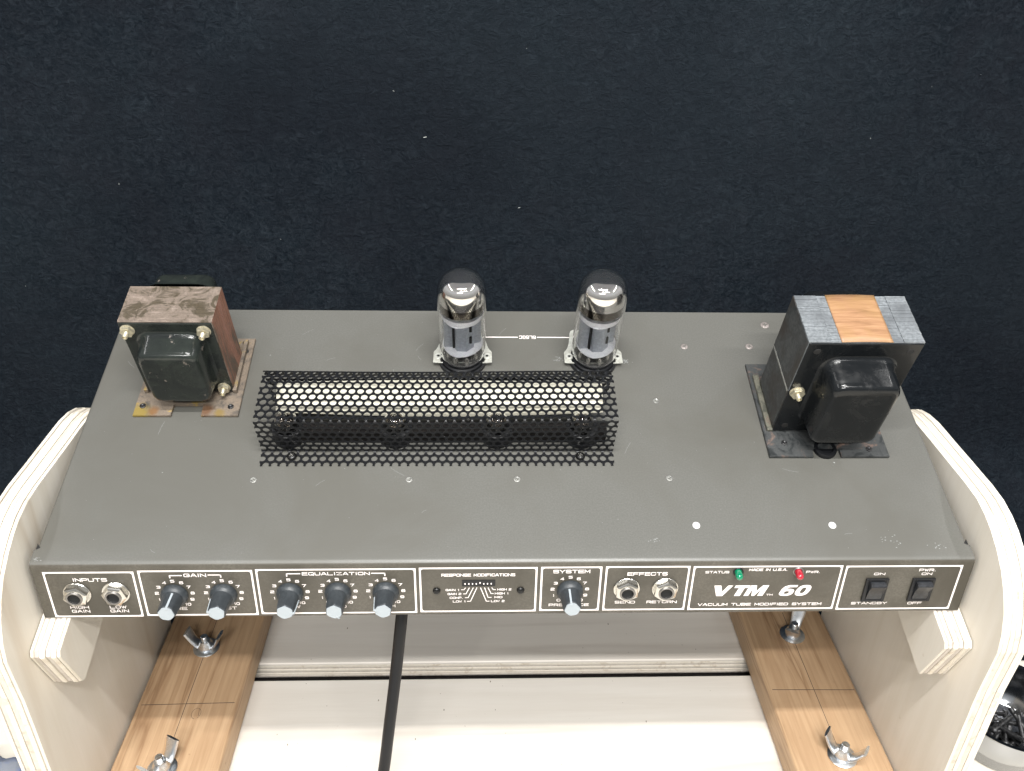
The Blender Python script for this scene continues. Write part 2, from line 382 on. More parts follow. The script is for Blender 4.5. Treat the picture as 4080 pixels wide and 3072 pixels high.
# boards across
bm = bmesh.new(); box(bm, -.299, .299, -.20, .1225, -.2605, -.2427, .001)
sp('front_board', bm, board)
bm = bmesh.new(); box(bm, -.29, .29, .02, .30, HB + .0002, -.2608); sp('gap_shade_sheet', bm, darkstrip)  # added dark sheet; puts black shade into the gap between the boards
rb = empty('rear_board', parent=stand)
zs = [-.2605, -.2583, -.2560, -.2535, -.2510, -.2487, -.2460, -.2427]
for k_ in range(7):
    bm = bmesh.new(); ins = (.0, .0006, .0012, .0003, .0010, .0004, 0)[k_]
    box(bm, -.299, .299, .1415 + ins, .30, zs[k_], zs[k_ + 1] - .0001, .0011 if k_ == 6 else .0003, 3)
    o = link('ply', bm, board if k_ == 6 else (ply_l if k_ % 2 else ply_d), rb); o.matrix_local = SI
# pencil marks
bm = bmesh.new()
def strip(bm, a_, b_, wd, z_):
    a_ = Vector((*a_, z_)); b_ = Vector((*b_, z_)); d_ = (b_ - a_).normalized(); n_ = Vector((-d_.y, d_.x, 0)) * wd / 2
    bm.faces.new([bm.verts.new(q_) for q_ in (a_ - n_, b_ - n_, b_ + n_, a_ + n_)])
for q_ in (((-.294, .0745), (-.2195, .0758), .0006, -.21495), ((-.2578, .17), (-.2585, .02), .0005, -.21494), ((.2262, .0812), (.296, .0800), .0006, -.21345), ((.2622, .17), (.2612, .02), .0005, -.21344)):
    strip(bm, *q_); sp('pencil_line', bm, pencil); bm = bmesh.new()
for i in range(14):
    a = R(-60 + 330 * i / 14); a2 = R(-60 + 330 * (i + 1) / 14)
    strip(bm, (-.2475 + .0036 * math.cos(a), .0655 + .0052 * math.sin(a)), (-.2475 + .0036 * math.cos(a2), .0655 + .0052 * math.sin(a2)), .00025, -.21492)
strip(bm, (-.2462, .070), (-.2452, .0632), .00025, -.21492)
o = sp('pencil_scribble', bm, pencil)
bm = bmesh.new(); rnd = random.Random(21)
for i in range(60):
    yy = rnd.uniform(-.02, .12) if i % 3 else rnd.uniform(.146, .21); x_ = rnd.uniform(-.2, .2); r_ = rnd.choice([.0003, .0004, .0006]); a0 = rnd.uniform(0, PI); el = rnd.choice([1, 1, 3])
    bm.faces.new([bm.verts.new((x_ + r_ * math.cos(a0 + PI / 3 * k_) * .8, yy + el * r_ * math.sin(a0 + PI / 3 * k_) * .6, -.24265 + i * 1e-7)) for k_ in range(6)])
o = sp('nicks', bm, mat('wood_nick', (.20, .16, .12), .8)); o['kind'] = 'stuff'
# wing nuts: washer, body with two wings, bolt end
def wing(bm, sgn):
    path = [(.0035, .002), (.0075, .0045), (.0105, .0085), (.0128, .0135), (.0150, .0185)]
    hw = [.0046, .0048, .0050, .0056, .0060]; th = [.0022, .0016, .0013, .0013, .0012]
    rings = []
    for i, ((x_, z_), h_, t_) in enumerate(zip(path, hw, th)):
        a_ = path[max(i - 1, 0)]; b_ = path[min(i + 1, 4)]; d_ = Vector((b_[0] - a_[0], 0, b_[1] - a_[1])).normalized(); n_ = Vector((-d_.z, 0, d_.x))
        ring = []
        for k_ in range(12):
            an = 2 * PI * k_ / 12
            p_ = Vector((x_, 0, z_)) + n_ * t_ * math.sin(an) + Vector((0, 1, 0)) * h_ * (abs(math.cos(an)) ** .7) * (1 if math.cos(an) > 0 else -1)
            ring.append(bm.verts.new((p_.x * sgn, p_.y, p_.z)))
        rings.append(ring)
    for a_, b_ in zip(rings, rings[1:]):
        for i in range(12): bm.faces.new((a_[i], a_[(i + 1) % 12], b_[(i + 1) % 12], b_[i]))
    bm.faces.new(rings[-1]); bm.faces.new(rings[0])
def wingnut(loc, rot, src=None):
    M = SI @ T(loc) @ RZ(rot)
    if src: return dup(src, stand, M)
    e_ = empty('wing_nut', parent=stand, M=M)
    bm = bmesh.new(); lathe(bm, [(0, 0), (.0107, 0), (.0110, .0004), (.0110, .0011), (.0105, .0015), (.004, .0015)], 40); link('washer', bm, zinc, e_, smooth=True)
    bm = bmesh.new(); lathe(bm, [(.003, .0015), (.0066, .0016), (.0070, .0024), (.0066, .0045), (.0056, .0065), (.0049, .0085), (.0044, .0095), (.003, .0097)], 32)
    wing(bm, 1); wing(bm, -1); link('nut', bm, zinc, e_, smooth=True, ang=50)
    bm = bmesh.new(); pr_ = [(0, .001), (.0029, .001)]
    for i in range(9): pr_ += [(.0031, .0092 + i * .0006), (.0027, .0095 + i * .0006)]
    pr_ += [(.0026, .0148), (0, .0150)]; lathe(bm, pr_, 20); link('bolt', bm, zinc, e_, smooth=True, ang=60)
    return e_
wn = wingnut((-.2580, .1345, -.215), -10)
wingnut((-.2585, .0150, -.215), 62, wn); wingnut((.2625, .1420, -.2135), 60, wn); wingnut((.2614, .0160, -.2135), -38, wn)

# ================================================================== AMPLIFIER
amp = empty('valve_amplifier', 'dark grey guitar amplifier chassis with knobs, meshed valve cover and two transformers', 'amplifier')
amp.matrix_world = TM
W2 = .295; D = .2212; FL = .0433
def A(name, bm, m_, smooth=False, ang=40, parent=None): return link(name, bm, m_, parent or amp, smooth, ang)
# --- sheet: face, bend, top
def face(s_, off=0):      # s metres down the face, off outwards
    N = Vector((0, -.931, .365)); return FACE_D * s_ + N * off
# bend arc
def arc2(p0, p1, p2, n=7):   # quadratic
    return [(p0[0] * (1 - t) ** 2 + 2 * p1[0] * t * (1 - t) + p2[0] * t * t, p0[1] * (1 - t) ** 2 + 2 * p1[1] * t * (1 - t) + p2[1] * t * t) for t in [i / n for i in range(n + 1)]]
fd = (FACE_D.y, FACE_D.z)
fb = (fd[0] * FL, fd[1] * FL)
prof = [(fb[0] + .012, fb[1] - .0002), (fb[0] + .0015, fb[1])] + arc2((fb[0] + .0012, fb[1]), fb, (fd[0] * (FL - .001), fd[1] * (FL - .001)), 3) + arc2((fd[0] * .0030, fd[1] * .0030), (0, 0), (.0032, 0), 8) + [(.0105, 0)]
bm = bmesh.new(); XS = [-W2 - .0012, -W2 + .0, W2, W2 + .0012]
# top fold goes side to side in front, then side flaps fold down behind the relief notch
rows = []
for (y_, z_) in prof:
    rows.append([bm.verts.new((x_, y_, z_)) for x_ in XS])
for a_, b_ in zip(rows, rows[1:]):
    for i in range(3): bm.faces.new((a_[i], a_[i + 1], b_[i + 1], b_[i]))
# rear of top with folded sides: cross-profile
cp = [(-W2, -.042), (-W2, -.0022)] + [(-W2 + .0022 * (1 - math.cos(R(a))), -.0022 + .0022 * math.sin(R(a))) for a in (18, 36, 54, 72)] + [(-W2 + .0022, 0)]
cp = cp + [(-x_, z_) for x_, z_ in reversed(cp)]
ny = 12; rows2 = []
for j in range(ny + 1):
    y_ = .0125 + (D - .0125) * j / ny
    rows2.append([bm.verts.new((x_, y_, z_)) for x_, z_ in cp])
for a_, b_ in zip(rows2, rows2[1:]):
    for i in range(len(cp) - 1): bm.faces.new((a_[i], a_[i + 1], b_[i + 1], b_[i]))
# joint between the front strip and the rear part
last = rows[-1]; r0 = rows2[0]; i0 = 6; i1 = len(cp) - 7
bm.faces.new((last[1], last[2], r0[i1], r0[i0]))
A('chassis_sheet', bm, [paint, paint_face_shade], True, 25)
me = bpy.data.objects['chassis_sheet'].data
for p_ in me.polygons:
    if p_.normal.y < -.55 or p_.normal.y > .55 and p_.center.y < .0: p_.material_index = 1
# rear face and floor close the box
bm = bmesh.new(); box(bm, -W2 + .001, W2 - .001, D - .0015, D, -.0418, -.0006, 0)
box(bm, -W2 + .002, W2 - .002, .004, D - .002, -.0425, -.0415)
A('rear_plate', bm, paint)
# dark relief notches at the front corners
for sx_ in (-1, 1):
    bm = bmesh.new(); x0 = sx_ * (W2 + .0003); x1 = sx_ * (W2 - .0022)
    bm.faces.new([bm.verts.new(p_) for p_ in ((x0, .0105, .00005), (x1, .0118, .00005), (x0, .0150, .00005))])
    box(bm, min(sx_ * (W2 - .001), sx_ * (W2 - .006)), max(sx_ * (W2 - .001), sx_ * (W2 - .006)), .0103, .013, -.02, -.001)
    A('corner_notch', bm, blkhole)
# --- printing on the face
MF = Matrix(((1, 0, 0, 0), (0, -FACE_D.y, -.931, 0), (0, -FACE_D.z, .365, 0), (0, 0, 0, 1)))   # local (x, -s, off)
dg = None
def textmesh(txt, bold=0, shear=0, cond=0):
    cu_ = bpy.data.curves.new('t', 'FONT'); cu_.body = txt; cu_.size = 1; cu_.offset = bold; cu_.shear = shear; cu_.resolution_u = 3
    if cond: cu_.space_character = cond
    o_ = bpy.data.objects.new('t', cu_); COL.objects.link(o_)
    me_ = bpy.data.meshes.new_from_object(o_.evaluated_get(bpy.context.evaluated_depsgraph_get()))
    bpy.data.objects.remove(o_); bpy.data.curves.remove(cu_); return me_
GL = {  # strokes of a wide, square-shouldered face on a unit box; 'c' closes the loop
 'A': ['0,0 .4,1 .6,1 1,0', '.17,.33 .83,.33'], 'B': ['c0,0 0,1 .82,1 .95,.86 .95,.66 .82,.53 1,.42 1,.14 .84,0', '0,.53 .82,.53'],
 'C': ['1,.2 .86,0 .16,0 0,.16 0,.84 .16,1 .86,1 1,.8'], 'D': ['c0,0 0,1 .8,1 1,.8 1,.2 .8,0'], 'E': ['1,0 0,0 0,1 1,1', '0,.52 .92,.52'],
 'F': ['0,0 0,1 1,1', '0,.5 .9,.5'], 'G': ['.55,.5 1,.5 1,.16 .84,0 .16,0 0,.16 0,.84 .16,1 .86,1 1,.86'], 'H': ['0,0 0,1', '1,0 1,1', '0,.52 1,.52'],
 'I': ['.5,0 .5,1'], 'L': ['0,1 0,0 1,0'], 'M': ['0,0 0,1 .5,.3 1,1 1,0'], 'N': ['0,0 0,1 1,0 1,1'], 'O': ['c.16,0 0,.16 0,.84 .16,1 .84,1 1,.84 1,.16 .84,0'],
 'P': ['0,0 0,1 .84,1 1,.86 1,.56 .84,.42 0,.42'], 'Q': ['c.16,0 0,.16 0,.84 .16,1 .84,1 1,.84 1,.16 .84,0', '.62,.34 1,-.08'], 'R': ['0,0 0,1 .84,1 1,.86 1,.6 .84,.46 0,.46', '.6,.46 1,0'],
 'S': ['0,.12 .12,0 .88,0 1,.12 1,.38 .88,.5 .12,.5 0,.62 0,.88 .12,1 .88,1 1,.9'], 'T': ['0,1 1,1', '.5,1 .5,0'], 'U': ['0,1 0,.16 .16,0 .84,0 1,.16 1,1'],
 'V': ['0,1 .5,0 1,1'], 'W': ['0,1 .26,0 .5,.8 .74,0 1,1'], 'X': ['0,0 1,1', '0,1 1,0'], 'Y': ['0,1 .5,.45 1,1', '.5,.45 .5,0'], 'Z': ['0,1 1,1 0,0 1,0'], '.': ['.35,.0 .65,.0'],
 '0': ['c.16,0 0,.16 0,.84 .16,1 .84,1 1,.84 1,.16 .84,0'], '1': ['.25,.75 .6,1 .6,0'], '2': ['0,.9 .12,1 .86,1 1,.86 1,.64 .86,.52 .14,.46 0,.32 0,0 1,0'],
 '3': ['0,.92 .12,1 .86,1 1,.86 1,.64 .84,.53 1,.4 1,.14 .86,0 .12,0 0,.08', '.3,.53 .84,.53'], '4': ['.78,0 .78,1 0,.3 1,.3'], '5': ['0,.08 .1,0 .86,0 1,.16 1,.46 .86,.6 0,.6 0,1 .95,1'],
 '6': ['.95,1 .16,1 0,.84 0,.16 .16,0 .84,0 1,.16 1,.44 .86,.58 0,.58'], '7': ['0,1 1,1 .35,0'], '8': ['c.16,0 0,.14 0,.42 .14,.53 .04,.66 .04,.86 .18,1 .82,1 .96,.86 .96,.66 .86,.53 1,.42 1,.14 .84,0', '.14,.53 .86,.53'],
 '9': ['.05,0 .84,0 1,.16 1,.84 .84,1 .16,1 0,.84 0,.56 .14,.42 1,.42'], ' ': []}
NARROW = {'I': .22, '.': .22, '1': .6, ' ': .55}
ZC = [0]
def ribbon(bm, pts, wd, off, closed=False):
    P = [Vector((x, y)) for x, y in pts]; n = len(P); Lr, Rr = [], []
    for i in range(n):
        d1_ = (P[i] - P[i - 1]).normalized() if (i > 0 or closed) else (P[1] - P[0]).normalized()
        d2_ = (P[(i + 1) % n] - P[i]).normalized() if (i < n - 1 or closed) else d1_
        n1_ = Vector((-d1_.y, d1_.x)); n2_ = Vector((-d2_.y, d2_.x)); mt_ = n1_ + n2_
        mt_ = mt_ / max(.35, mt_.length_squared / 2) if mt_.length > .3 else n1_
        ex = Vector((0, 0))
        if not closed and i == 0: ex = -d1_ * wd / 2
        if not closed and i == n - 1: ex = d1_ * wd / 2
        Lr.append(bm.verts.new((*(P[i] + ex + mt_ * wd / 2), off))); Rr.append(bm.verts.new((*(P[i] + ex - mt_ * wd / 2), off)))
    for i in range(n if closed else n - 1):
        j = (i + 1) % n; bm.faces.new((Rr[i], Rr[j], Lr[j], Lr[i]))
def text_into(bm, txt, x0, x1, s0, s1, bold=.19, shear=0, off=.00006, cond=1, gap=.30, **kw):
    """letters drawn as strokes inside the box x0..x1 (mm), s0..s1 (mm down the face)"""
    units = sum(NARROW.get(c_, 1) for c_ in txt) + gap * (len(txt) - 1); hgt = (s1 - s0); wd = hgt * bold
    H_ = hgt - wd; W_ = (x1 - x0) - wd - shear * H_; u_ = W_ / units; x_ = x0 + wd / 2
    for c_ in txt:
        gw = NARROW.get(c_, 1) * u_
        for st in GL[c_]:
            cl = st[0] == 'c'; pts = [tuple(float(q_) for q_ in p_.split(',')) for p_ in st.lstrip('c').split()]
            pp = [((x_ + a_ * gw + shear * b_ * H_) / 1000, -(s1 - wd / 2 - b_ * H_) / 1000) for a_, b_ in pts]
            ZC[0] = (ZC[0] + 1) % 5
            ribbon(bm, pp, wd / 1000, off + ZC[0] * 4e-6, cl)
        x_ += gw + gap * u_
def F(name, bm, m_, smooth=False, ang=40, parent=None):
    o = link(name, bm, m_, parent or amp, smooth, ang); o.matrix_local = MF; return o
def word(txt, x0, x1, s0, s1, **kw):
    bm = bmesh.new(); text_into(bm, txt, x0, x1, s0, s1, **kw); return F('lettering', bm, ink)
def fstrip(bm, pts, wd, off=.00006):
    for a_, b_ in zip(pts, pts[1:]):
        a_ = Vector((a_[0] / 1000, -a_[1] / 1000, off)); b_ = Vector((b_[0] / 1000, -b_[1] / 1000, off)); d_ = (b_ - a_).normalized()
        n_ = Vector((-d_.y, d_.x, 0)) * wd / 2000; e_ = d_ * wd / 2000
        bm.faces.new([bm.verts.new(q_) for q_ in (a_ - n_ - e_, b_ - n_ + e_, b_ + n_ + e_, a_ + n_ - e_)])
frames = [(-289.4, -234.2, 5.6, 43.0 - .6), (-231.8, -161.6, 4.9, 41.9), (-159.7, -60.5, 4.3, 41.2), (-58.4, 16.0, 3.9, 40.7), (18.2, 56.9, 3.8, 40.4), (59.2, 112.9, 3.7, 40.4), (115.0, 211.2, 4.0, 40.6), (213.3, 289.4, 4.4, 41.3)]
for (x0, x1, s0, s1) in frames:
    bm = bmesh.new(); wd = 1.15
    o_ = [(x0, s0), (x1, s0), (x1, s1), (x0, s1)]; ir = rrect(x0 + wd, x1 - wd, s0 + wd, s1 - wd, 1.6, 4)
    ov = [bm.verts.new((a_ / 1000, -b_ / 1000, .00006)) for a_, b_ in o_]; iv = [bm.verts.new((a_ / 1000, -b_ / 1000, .00006)) for a_, b_ in ir]
    # inner ring order: corners (x1,s1),(x0,s1),(x0,s0),(x1,s0), five steps each
    cor = [ov[2], ov[3], ov[0], ov[1]]
    for c_ in range(4):
        seg = iv[c_ * 5:(c_ + 1) * 5]
        for a_, b_ in zip(seg, seg[1:]): bm.faces.new((cor[c_], a_, b_))
        bm.faces.new((cor[c_], seg[-1], iv[((c_ + 1) * 5) % 20], cor[(c_ + 1) % 4]))
    F('panel_border', bm, ink)
word('INPUTS', -272.4, -251.4, 10.7, 13.4)
word('HIGH', -278.5, -266.9, 33.2, 35.5); word('GAIN', -278.1, -266.8, 36.4, 38.8)
word('LOW', -254.0, -243.6, 33.2, 35.5); word('GAIN', -254.2, -242.7, 36.4, 38.8)
word('GAIN', -204.1, -190.2, 7.5, 10.2); word('PRE', -217.2, -205.9, 34.7, 37.2); word('POST', -188.5, -174.7, 34.7, 37.1)
word('EQUALIZATION', -131.2, -89.1, 7.0, 9.5); word('LOW', -146.0, -134.6, 34.0, 36.4); word('MID', -115.0, -105.4, 34.0, 36.4); word('HIGH', -86.5, -74.3, 34.0, 36.3)
word('RESPONSE MODIFICATIONS', -44.5, 2.0, 8.9, 11.2, cond=1.0)
word('SYSTEM', 26.0, 49.4, 6.3, 9.1); word('PRESENCE', 24.2, 50.1, 34.3, 36.5); word('EFFECTS', 73.2, 98.9, 8.7, 11.4)
word('SEND', 66.9, 80.1, 32.4, 34.6); word('RETURN', 87.6, 107.3, 32.4, 34.6)
def heavy(name, polys, x0, x1, s0, s1, sh):
    bm = bmesh.new(); H_ = s1 - s0
    for poly, holes in polys:
        o_ = [((x0 + a_ * (x1 - x0) + sh * (b_ - .5) * H_) / 1000, -(s1 - b_ * H_) / 1000) for a_, b_ in poly]
        if not holes:
            f_ = bm.faces.new([bm.verts.new((*q_, .00006)) for q_ in o_])
        else:
            i_ = [((x0 + a_ * (x1 - x0) + sh * (b_ - .5) * H_) / 1000, -(s1 - b_ * H_) / 1000) for a_, b_ in holes]
            ov = [bm.verts.new((*q_, .00006)) for q_ in o_]; iv = [bm.verts.new((*q_, .00006)) for q_ in i_]; n_ = len(ov)
            for k_ in range(n_): bm.faces.new((ov[k_], ov[(k_ + 1) % n_], iv[(k_ + 1) % n_], iv[k_]))
    bmesh.ops.triangulate(bm, faces=[f_ for f_ in bm.faces if len(f_.verts) > 4]); F(name, bm, ink)
def sup(cx, cy, rx, ry, n=28, ex=2.6): return [(cx + rx * abs(math.cos(2 * PI * i / n)) ** (2 / ex) * (1 if math.cos(2 * PI * i / n) > 0 else -1), cy + ry * abs(math.sin(2 * PI * i / n)) ** (2 / ex) * (1 if math.sin(2 * PI * i / n) > 0 else -1)) for i in range(n)]
heavy('lettering', [([(0, 1), (.36, 1), (.46, .40), (.74, 1), (1, 1), (.50, 0), (.18, 0)], None)], 130.3, 142.6, 20.1, 28.9, .0)
heavy('lettering', [([(0, 1), (1, 1), (1, .76), (.66, .76), (.66, 0), (.30, 0), (.30, .76), (0, .76)], None)], 142.6, 153.0, 20.1, 28.9, .36)
heavy('lettering', [([(0, 0), (0, 1), (.36, 1), (.52, .45), (.68, 1), (1, 1), (1, 0), (.72, 0), (.72, .62), (.56, 0), (.42, 0), (.25, .62), (.25, 0)], None)], 151.9, 164.4, 20.1, 28.9, .36)
heavy('lettering', [(sup(.5, .33, .5, .33), sup(.5, .31, .17, .13)), ([(.0, .36), (.0, .62), (.12, .88), (.40, 1.0), (1.0, 1.0), (1.0, .80), (.50, .80), (.36, .70), (.34, .60), (.2, .5)], None)], 174.2, 183.3, 20.1, 29.1, .36)
heavy('lettering', [(sup(.5, .5, .5, .5), sup(.5, .5, .17, .27))], 184.3, 193.3, 20.1, 29.1, .36)
word('TM', 165.2, 169.4, 27.4, 28.9, gap=.25)
word('VACUUM TUBE MODIFIED SYSTEM', 121.4, 203.0, 35.0, 37.2, cond=1.0)
word('STATUS', 123.0, 138.3, 8.0, 9.9); word('MADE IN U.S.A.', 150.8, 175.8, 6.2, 8.2, shear=.1, cond=1); word('PWR.', 188.0, 197.0, 8.3, 10.2)
word('ON', 232.6, 239.9, 10.3, 12.2); word('PWR.', 261.5, 272.4, 7.2, 9.3); word('ON', 263.8, 270.7, 10.4, 12.4)
word('STANDBY', 222.8, 246.6, 34.9, 36.9); word('OFF', 260.5, 269.9, 35.1, 37.2)
for t_, x0, x1, s1 in (('GAIN 1', -42.0, -33.2, 23.1), ('GAIN 2', -40.8, -32.1, 26.4), ('COMP.', -39.5, -31.2, 29.6), ('LOW 1', -37.5, -29.2, 32.7),
                       ('HIGH 2', -9.1, -.2, 22.9), ('HIGH 1', -10.7, -1.8, 26.2), ('MID', -10.9, -5.8, 29.3), ('LOW 2', -13.1, -4.4, 32.6)):
    word(t_, x0, x1, s1 - 1.7, s1, cond=1)
for ls in (((-212.7, 10.7), (-212.7, 9.0), (-205.5, 9.0)), ((-188.9, 8.7), (-181.4, 8.7), (-181.4, 10.4)), ((-140.7, 10.0), (-140.7, 8.1), (-132.6, 8.1)), ((-87.9, 8.1), (-79.8, 8.1), (-79.8, 10.0))):
    bm = bmesh.new(); fstrip(bm, ls, .75); F('bracket_line', bm, ink)
bm = bmesh.new()
for ls in (((-31.9, 22.1), (-30.4, 22.1), (-29.4, 20.6)), ((-30.7, 25.5), (-29.1, 25.5), (-27, 20.6)), ((-29.5, 28.7), (-27.7, 28.7), (-24.5, 20.6)), ((-28.2, 31.8), (-26.2, 31.8), (-22.2, 20.6)),
           ((-12.6, 20.6), (-11.8, 22.1), (-10.3, 22.1)), ((-15, 20.6), (-13.1, 25.4), (-11.7, 25.4)), ((-17.2, 20.6), (-15, 28.6), (-13, 28.6)), ((-19.8, 20.6), (-16.1, 31.8), (-14.3, 31.8))):
    fstrip(bm, ls, .5)
F('leader_lines', bm, ink)
# --- knobs
def knob_mesh():
    e_ = empty('knob', parent=amp)
    bm = bmesh.new(); lathe(bm, [(.0, .0004), (.0084, .0004), (.0085, .0012), (.0081, .0030), (.0074, .0042), (.0066, .0050), (0, .0052)], 48); link('skirt', bm, knobm, e_, True)
    bm = bmesh.new(); rings = []
    for z_, rr in ((.0045, .0067), (.0065, .0064), (.0100, .0062), (.0160, .0058), (.0170, .0056), (.0174, .0052)):
        ring = []
        for i in range(48):
            a = 2 * PI * i / 48 + PI / 2; r_ = rr
            cut = min(1, max(0, (z_ - .0065) / .0015))
            for fa in (PI / 2 + R(62), PI / 2 - R(62), PI / 2 + R(180), PI / 2 + R(122), PI / 2 - R(122)):
                dlt = math.cos(a - fa)
                fl_ = rr * (.90 if fa != PI / 2 + R(180) else .86)
                if dlt > 0 and r_ * dlt > fl_: r_ = r_ * (1 - cut) + (fl_ / dlt) * cut if fl_ / dlt < r_ else r_
            ring.append(bm.verts.new((r_ * math.cos(a), r_ * math.sin(a), z_)))
        rings.append(ring)
    for a_, b_ in zip(rings, rings[1:]):
        for i in range(48): bm.faces.new((a_[i], a_[(i + 1) % 48], b_[(i + 1) % 48], b_[i]))
    bm.faces.new(rings[-1]); link('body', bm, knobm, e_, True, 28)
    bm = bmesh.new(); pts = []
    for i in range(40):
        a = 2 * PI * i / 40; r_ = .0050
        for fa in (PI / 2 + R(62), PI / 2 - R(62), PI / 2 + R(180), PI / 2 + R(122), PI / 2 - R(122)):
            dlt = math.cos(a - fa)
            if dlt > 0: r_ = min(r_, .00450 / dlt)
        pts.append((r_ * math.cos(a), r_ * math.sin(a)))
    prism(bm, pts, .0170, .0180, bev=.0002); link('cap', bm, capm, e_)
    bm = bmesh.new(); pth = [(.0069, .0066), (.0068, .0075), (.0064, .0130), (.0061, .0179), (.0040, .0182)]; rings = []
    for y_, z_ in pth: rings.append([bm.verts.new((-.00062, y_, z_)), bm.verts.new((.00062, y_, z_)), bm.verts.new((.00062, y_ - .0012, z_ - .0002)), bm.verts.new((-.00062, y_ - .0012, z_ - .0002))])
    for a_, b_ in zip(rings, rings[1:]):
        for i in range(4): bm.faces.new((a_[i], a_[(i + 1) % 4], b_[(i + 1) % 4], b_[i]))
    bm.faces.new(rings[0]); bm.faces.new(rings[-1]); link('pointer', bm, capm, e_)
    return e_
k0 = None
for (kx, ks, ang, lab) in ((-211.7, 24.1, -12, 'knob under the GAIN heading marked PRE, pointer up'), (-181.2, 23.9, 80, 'knob marked POST, pointer to the left'),
                           (-140.0, 23.6, -97, 'leftmost of the three equalization knobs, pointer to the right'), (-109.9, 23.4, -152, 'middle equalization knob, pointer down'),
                           (-79.8, 23.3, 80, 'rightmost of the three equalization knobs, pointer to the left'), (37.2, 23.0, 10, 'single knob under the SYSTEM heading, pointer up')):
    M = MF @ T((kx / 1000, -ks / 1000, 0)) @ RZ(ang)
    if k0 is None: k0 = knob_mesh(); k0.matrix_local = M; k0['label'] = lab
    else: dup(k0, amp, M, lab)
    bm = bmesh.new()
    for v_ in range(11):
        if v_ == 0 and kx < 0: pass
        a = R((v_ - 5) * 28.4); cx = kx + 11.1 * math.sin(a); cs = ks - 10.6 * math.cos(a)
        wd = 2.5 if v_ not in (1, 10) else (1.0 if v_ == 1 else 3.8)
        text_into(bm, str(v_), cx - wd / 2, cx + wd / 2, cs - 1.1, cs + 1.1, bold=.2)
    F('dial_numbers', bm, ink)
sleevem = mat('jack_sleeve', (.22, .21, .20), .35, .8)
# --- jacks
j0 = None
for x_, s_, rt, lab in ((-271.6, 22.9, 14, 'input jack above the words HIGH GAIN'), (-247.7, 22.4, -10, 'input jack above the words LOW GAIN'), (73.6, 21.9, 30, 'effects jack above the word SEND'), (98.4, 21.9, 24, 'effects jack above the word RETURN')):
    M = MF @ T((x_ / 1000, -s_ / 1000, 0)) @ RZ(rt)
    if j0: dup(j0, amp, M, lab); continue
    j0 = empty('jack_socket', lab, parent=amp, M=M)
    bm = bmesh.new(); lathe(bm, [(.0, .0002), (.0084, .0002), (.0086, .0006), (.0083, .0010), (.005, .0010)], 40); link('washer', bm, chrome, j0, True)
    bm = bmesh.new(); N6 = 6; pts = [(.0078 * math.cos(2 * PI * i / 6), .0078 * math.sin(2 * PI * i / 6)) for i in range(6)]
    a0 = [bm.verts.new((x * 1.0, y * 1.0, .001)) for x, y in pts]; a1 = [bm.verts.new((x, y, .0040)) for x, y in pts]
    c1 = [bm.verts.new((.0059 * math.cos(2 * PI * i / 24), .0059 * math.sin(2 * PI * i / 24), .0048)) for i in range(24)]
    c2 = [bm.verts.new((.0050 * math.cos(2 * PI * i / 24), .0050 * math.sin(2 * PI * i / 24), .0049)) for i in range(24)]
    for i in range(6):
        j = (i + 1) % 6; bm.faces.new((a0[i], a0[j], a1[j], a1[i]))
        seg = [c1[(i * 4 + k_) % 24] for k_ in range(5)]; bm.faces.new([a1[i], a1[j]] + seg[::-1])
    for i in range(24): bm.faces.new((c1[i], c1[(i + 1) % 24], c2[(i + 1) % 24], c2[i]))
    link('nut', bm, chrome, j0, True, 30)
    bm = bmesh.new(); lathe(bm, [(.0050, .004), (.0051, .0056), (.0047, .0059), (.0039, .0057), (.0036, .0048)], 32); link('sleeve', bm, sleevem, j0, True)
    bm = bmesh.new(); lathe(bm, [(.0038, .0055), (.0034, .0040), (0, .0036)], 24); link('bore', bm, blkhole, j0)
# --- screws in the face
def screw(name, r_, h_, M, m_, src=None, slotm=blkhole, parent=None):
    if src: return dup(src, amp, M)
    e_ = empty(name, parent=amp, M=M)
    bm = bmesh.new(); lathe(bm, [(r_, 0), (r_, h_ * .3), (r_ * .86, h_ * .72), (r_ * .5, h_ * .97), (0, h_)], 28); link('head', bm, m_, e_, True)
    bm = bmesh.new(); a_ = r_ * .5; b_ = r_ * .11
    for q_ in ((-a_, a_, -b_, b_), (-b_, b_, -a_, a_)): box(bm, *q_, h_ * .7, h_ * 1.03 + (b_ if q_[0] == -a_ else 0) * .1)
    link('recess', bm, slotm, e_); return e_
ds = mat('black_screw', (.02, .02, .02), .28, .7)
s0_ = screw('panel_screw', .0025, .0018, MF @ T((-.0477, -.0226, 0)) @ RZ(20), ds); screw('', 0, 0, MF @ T((.0057, -.0226, 0)) @ RZ(40), None, s0_)
# --- dip switch
dp = empty('dip_switch', parent=amp, M=MF)
bm = bmesh.new(); box(bm, -.0315, -.0105, -.0188, -.0141, .0001, .0005, 0); link('body', bm, blk, dp)
sl = None
for i in range(8):
    x_ = -.0296 + i * .00236; up = -.0160 if i in (4,) else -.0167
    if sl is None:
        bm = bmesh.new(); box(bm, -.00036, .00036, -.0005, .0005, 0, .0005, .0001, 1); sl = link('slider', bm, ink, dp); sl.location = (x_, up, .0005)
    else: c_ = sl.copy(); COL.objects.link(c_); c_.parent = dp; c_.location = (x_, up, .0005)
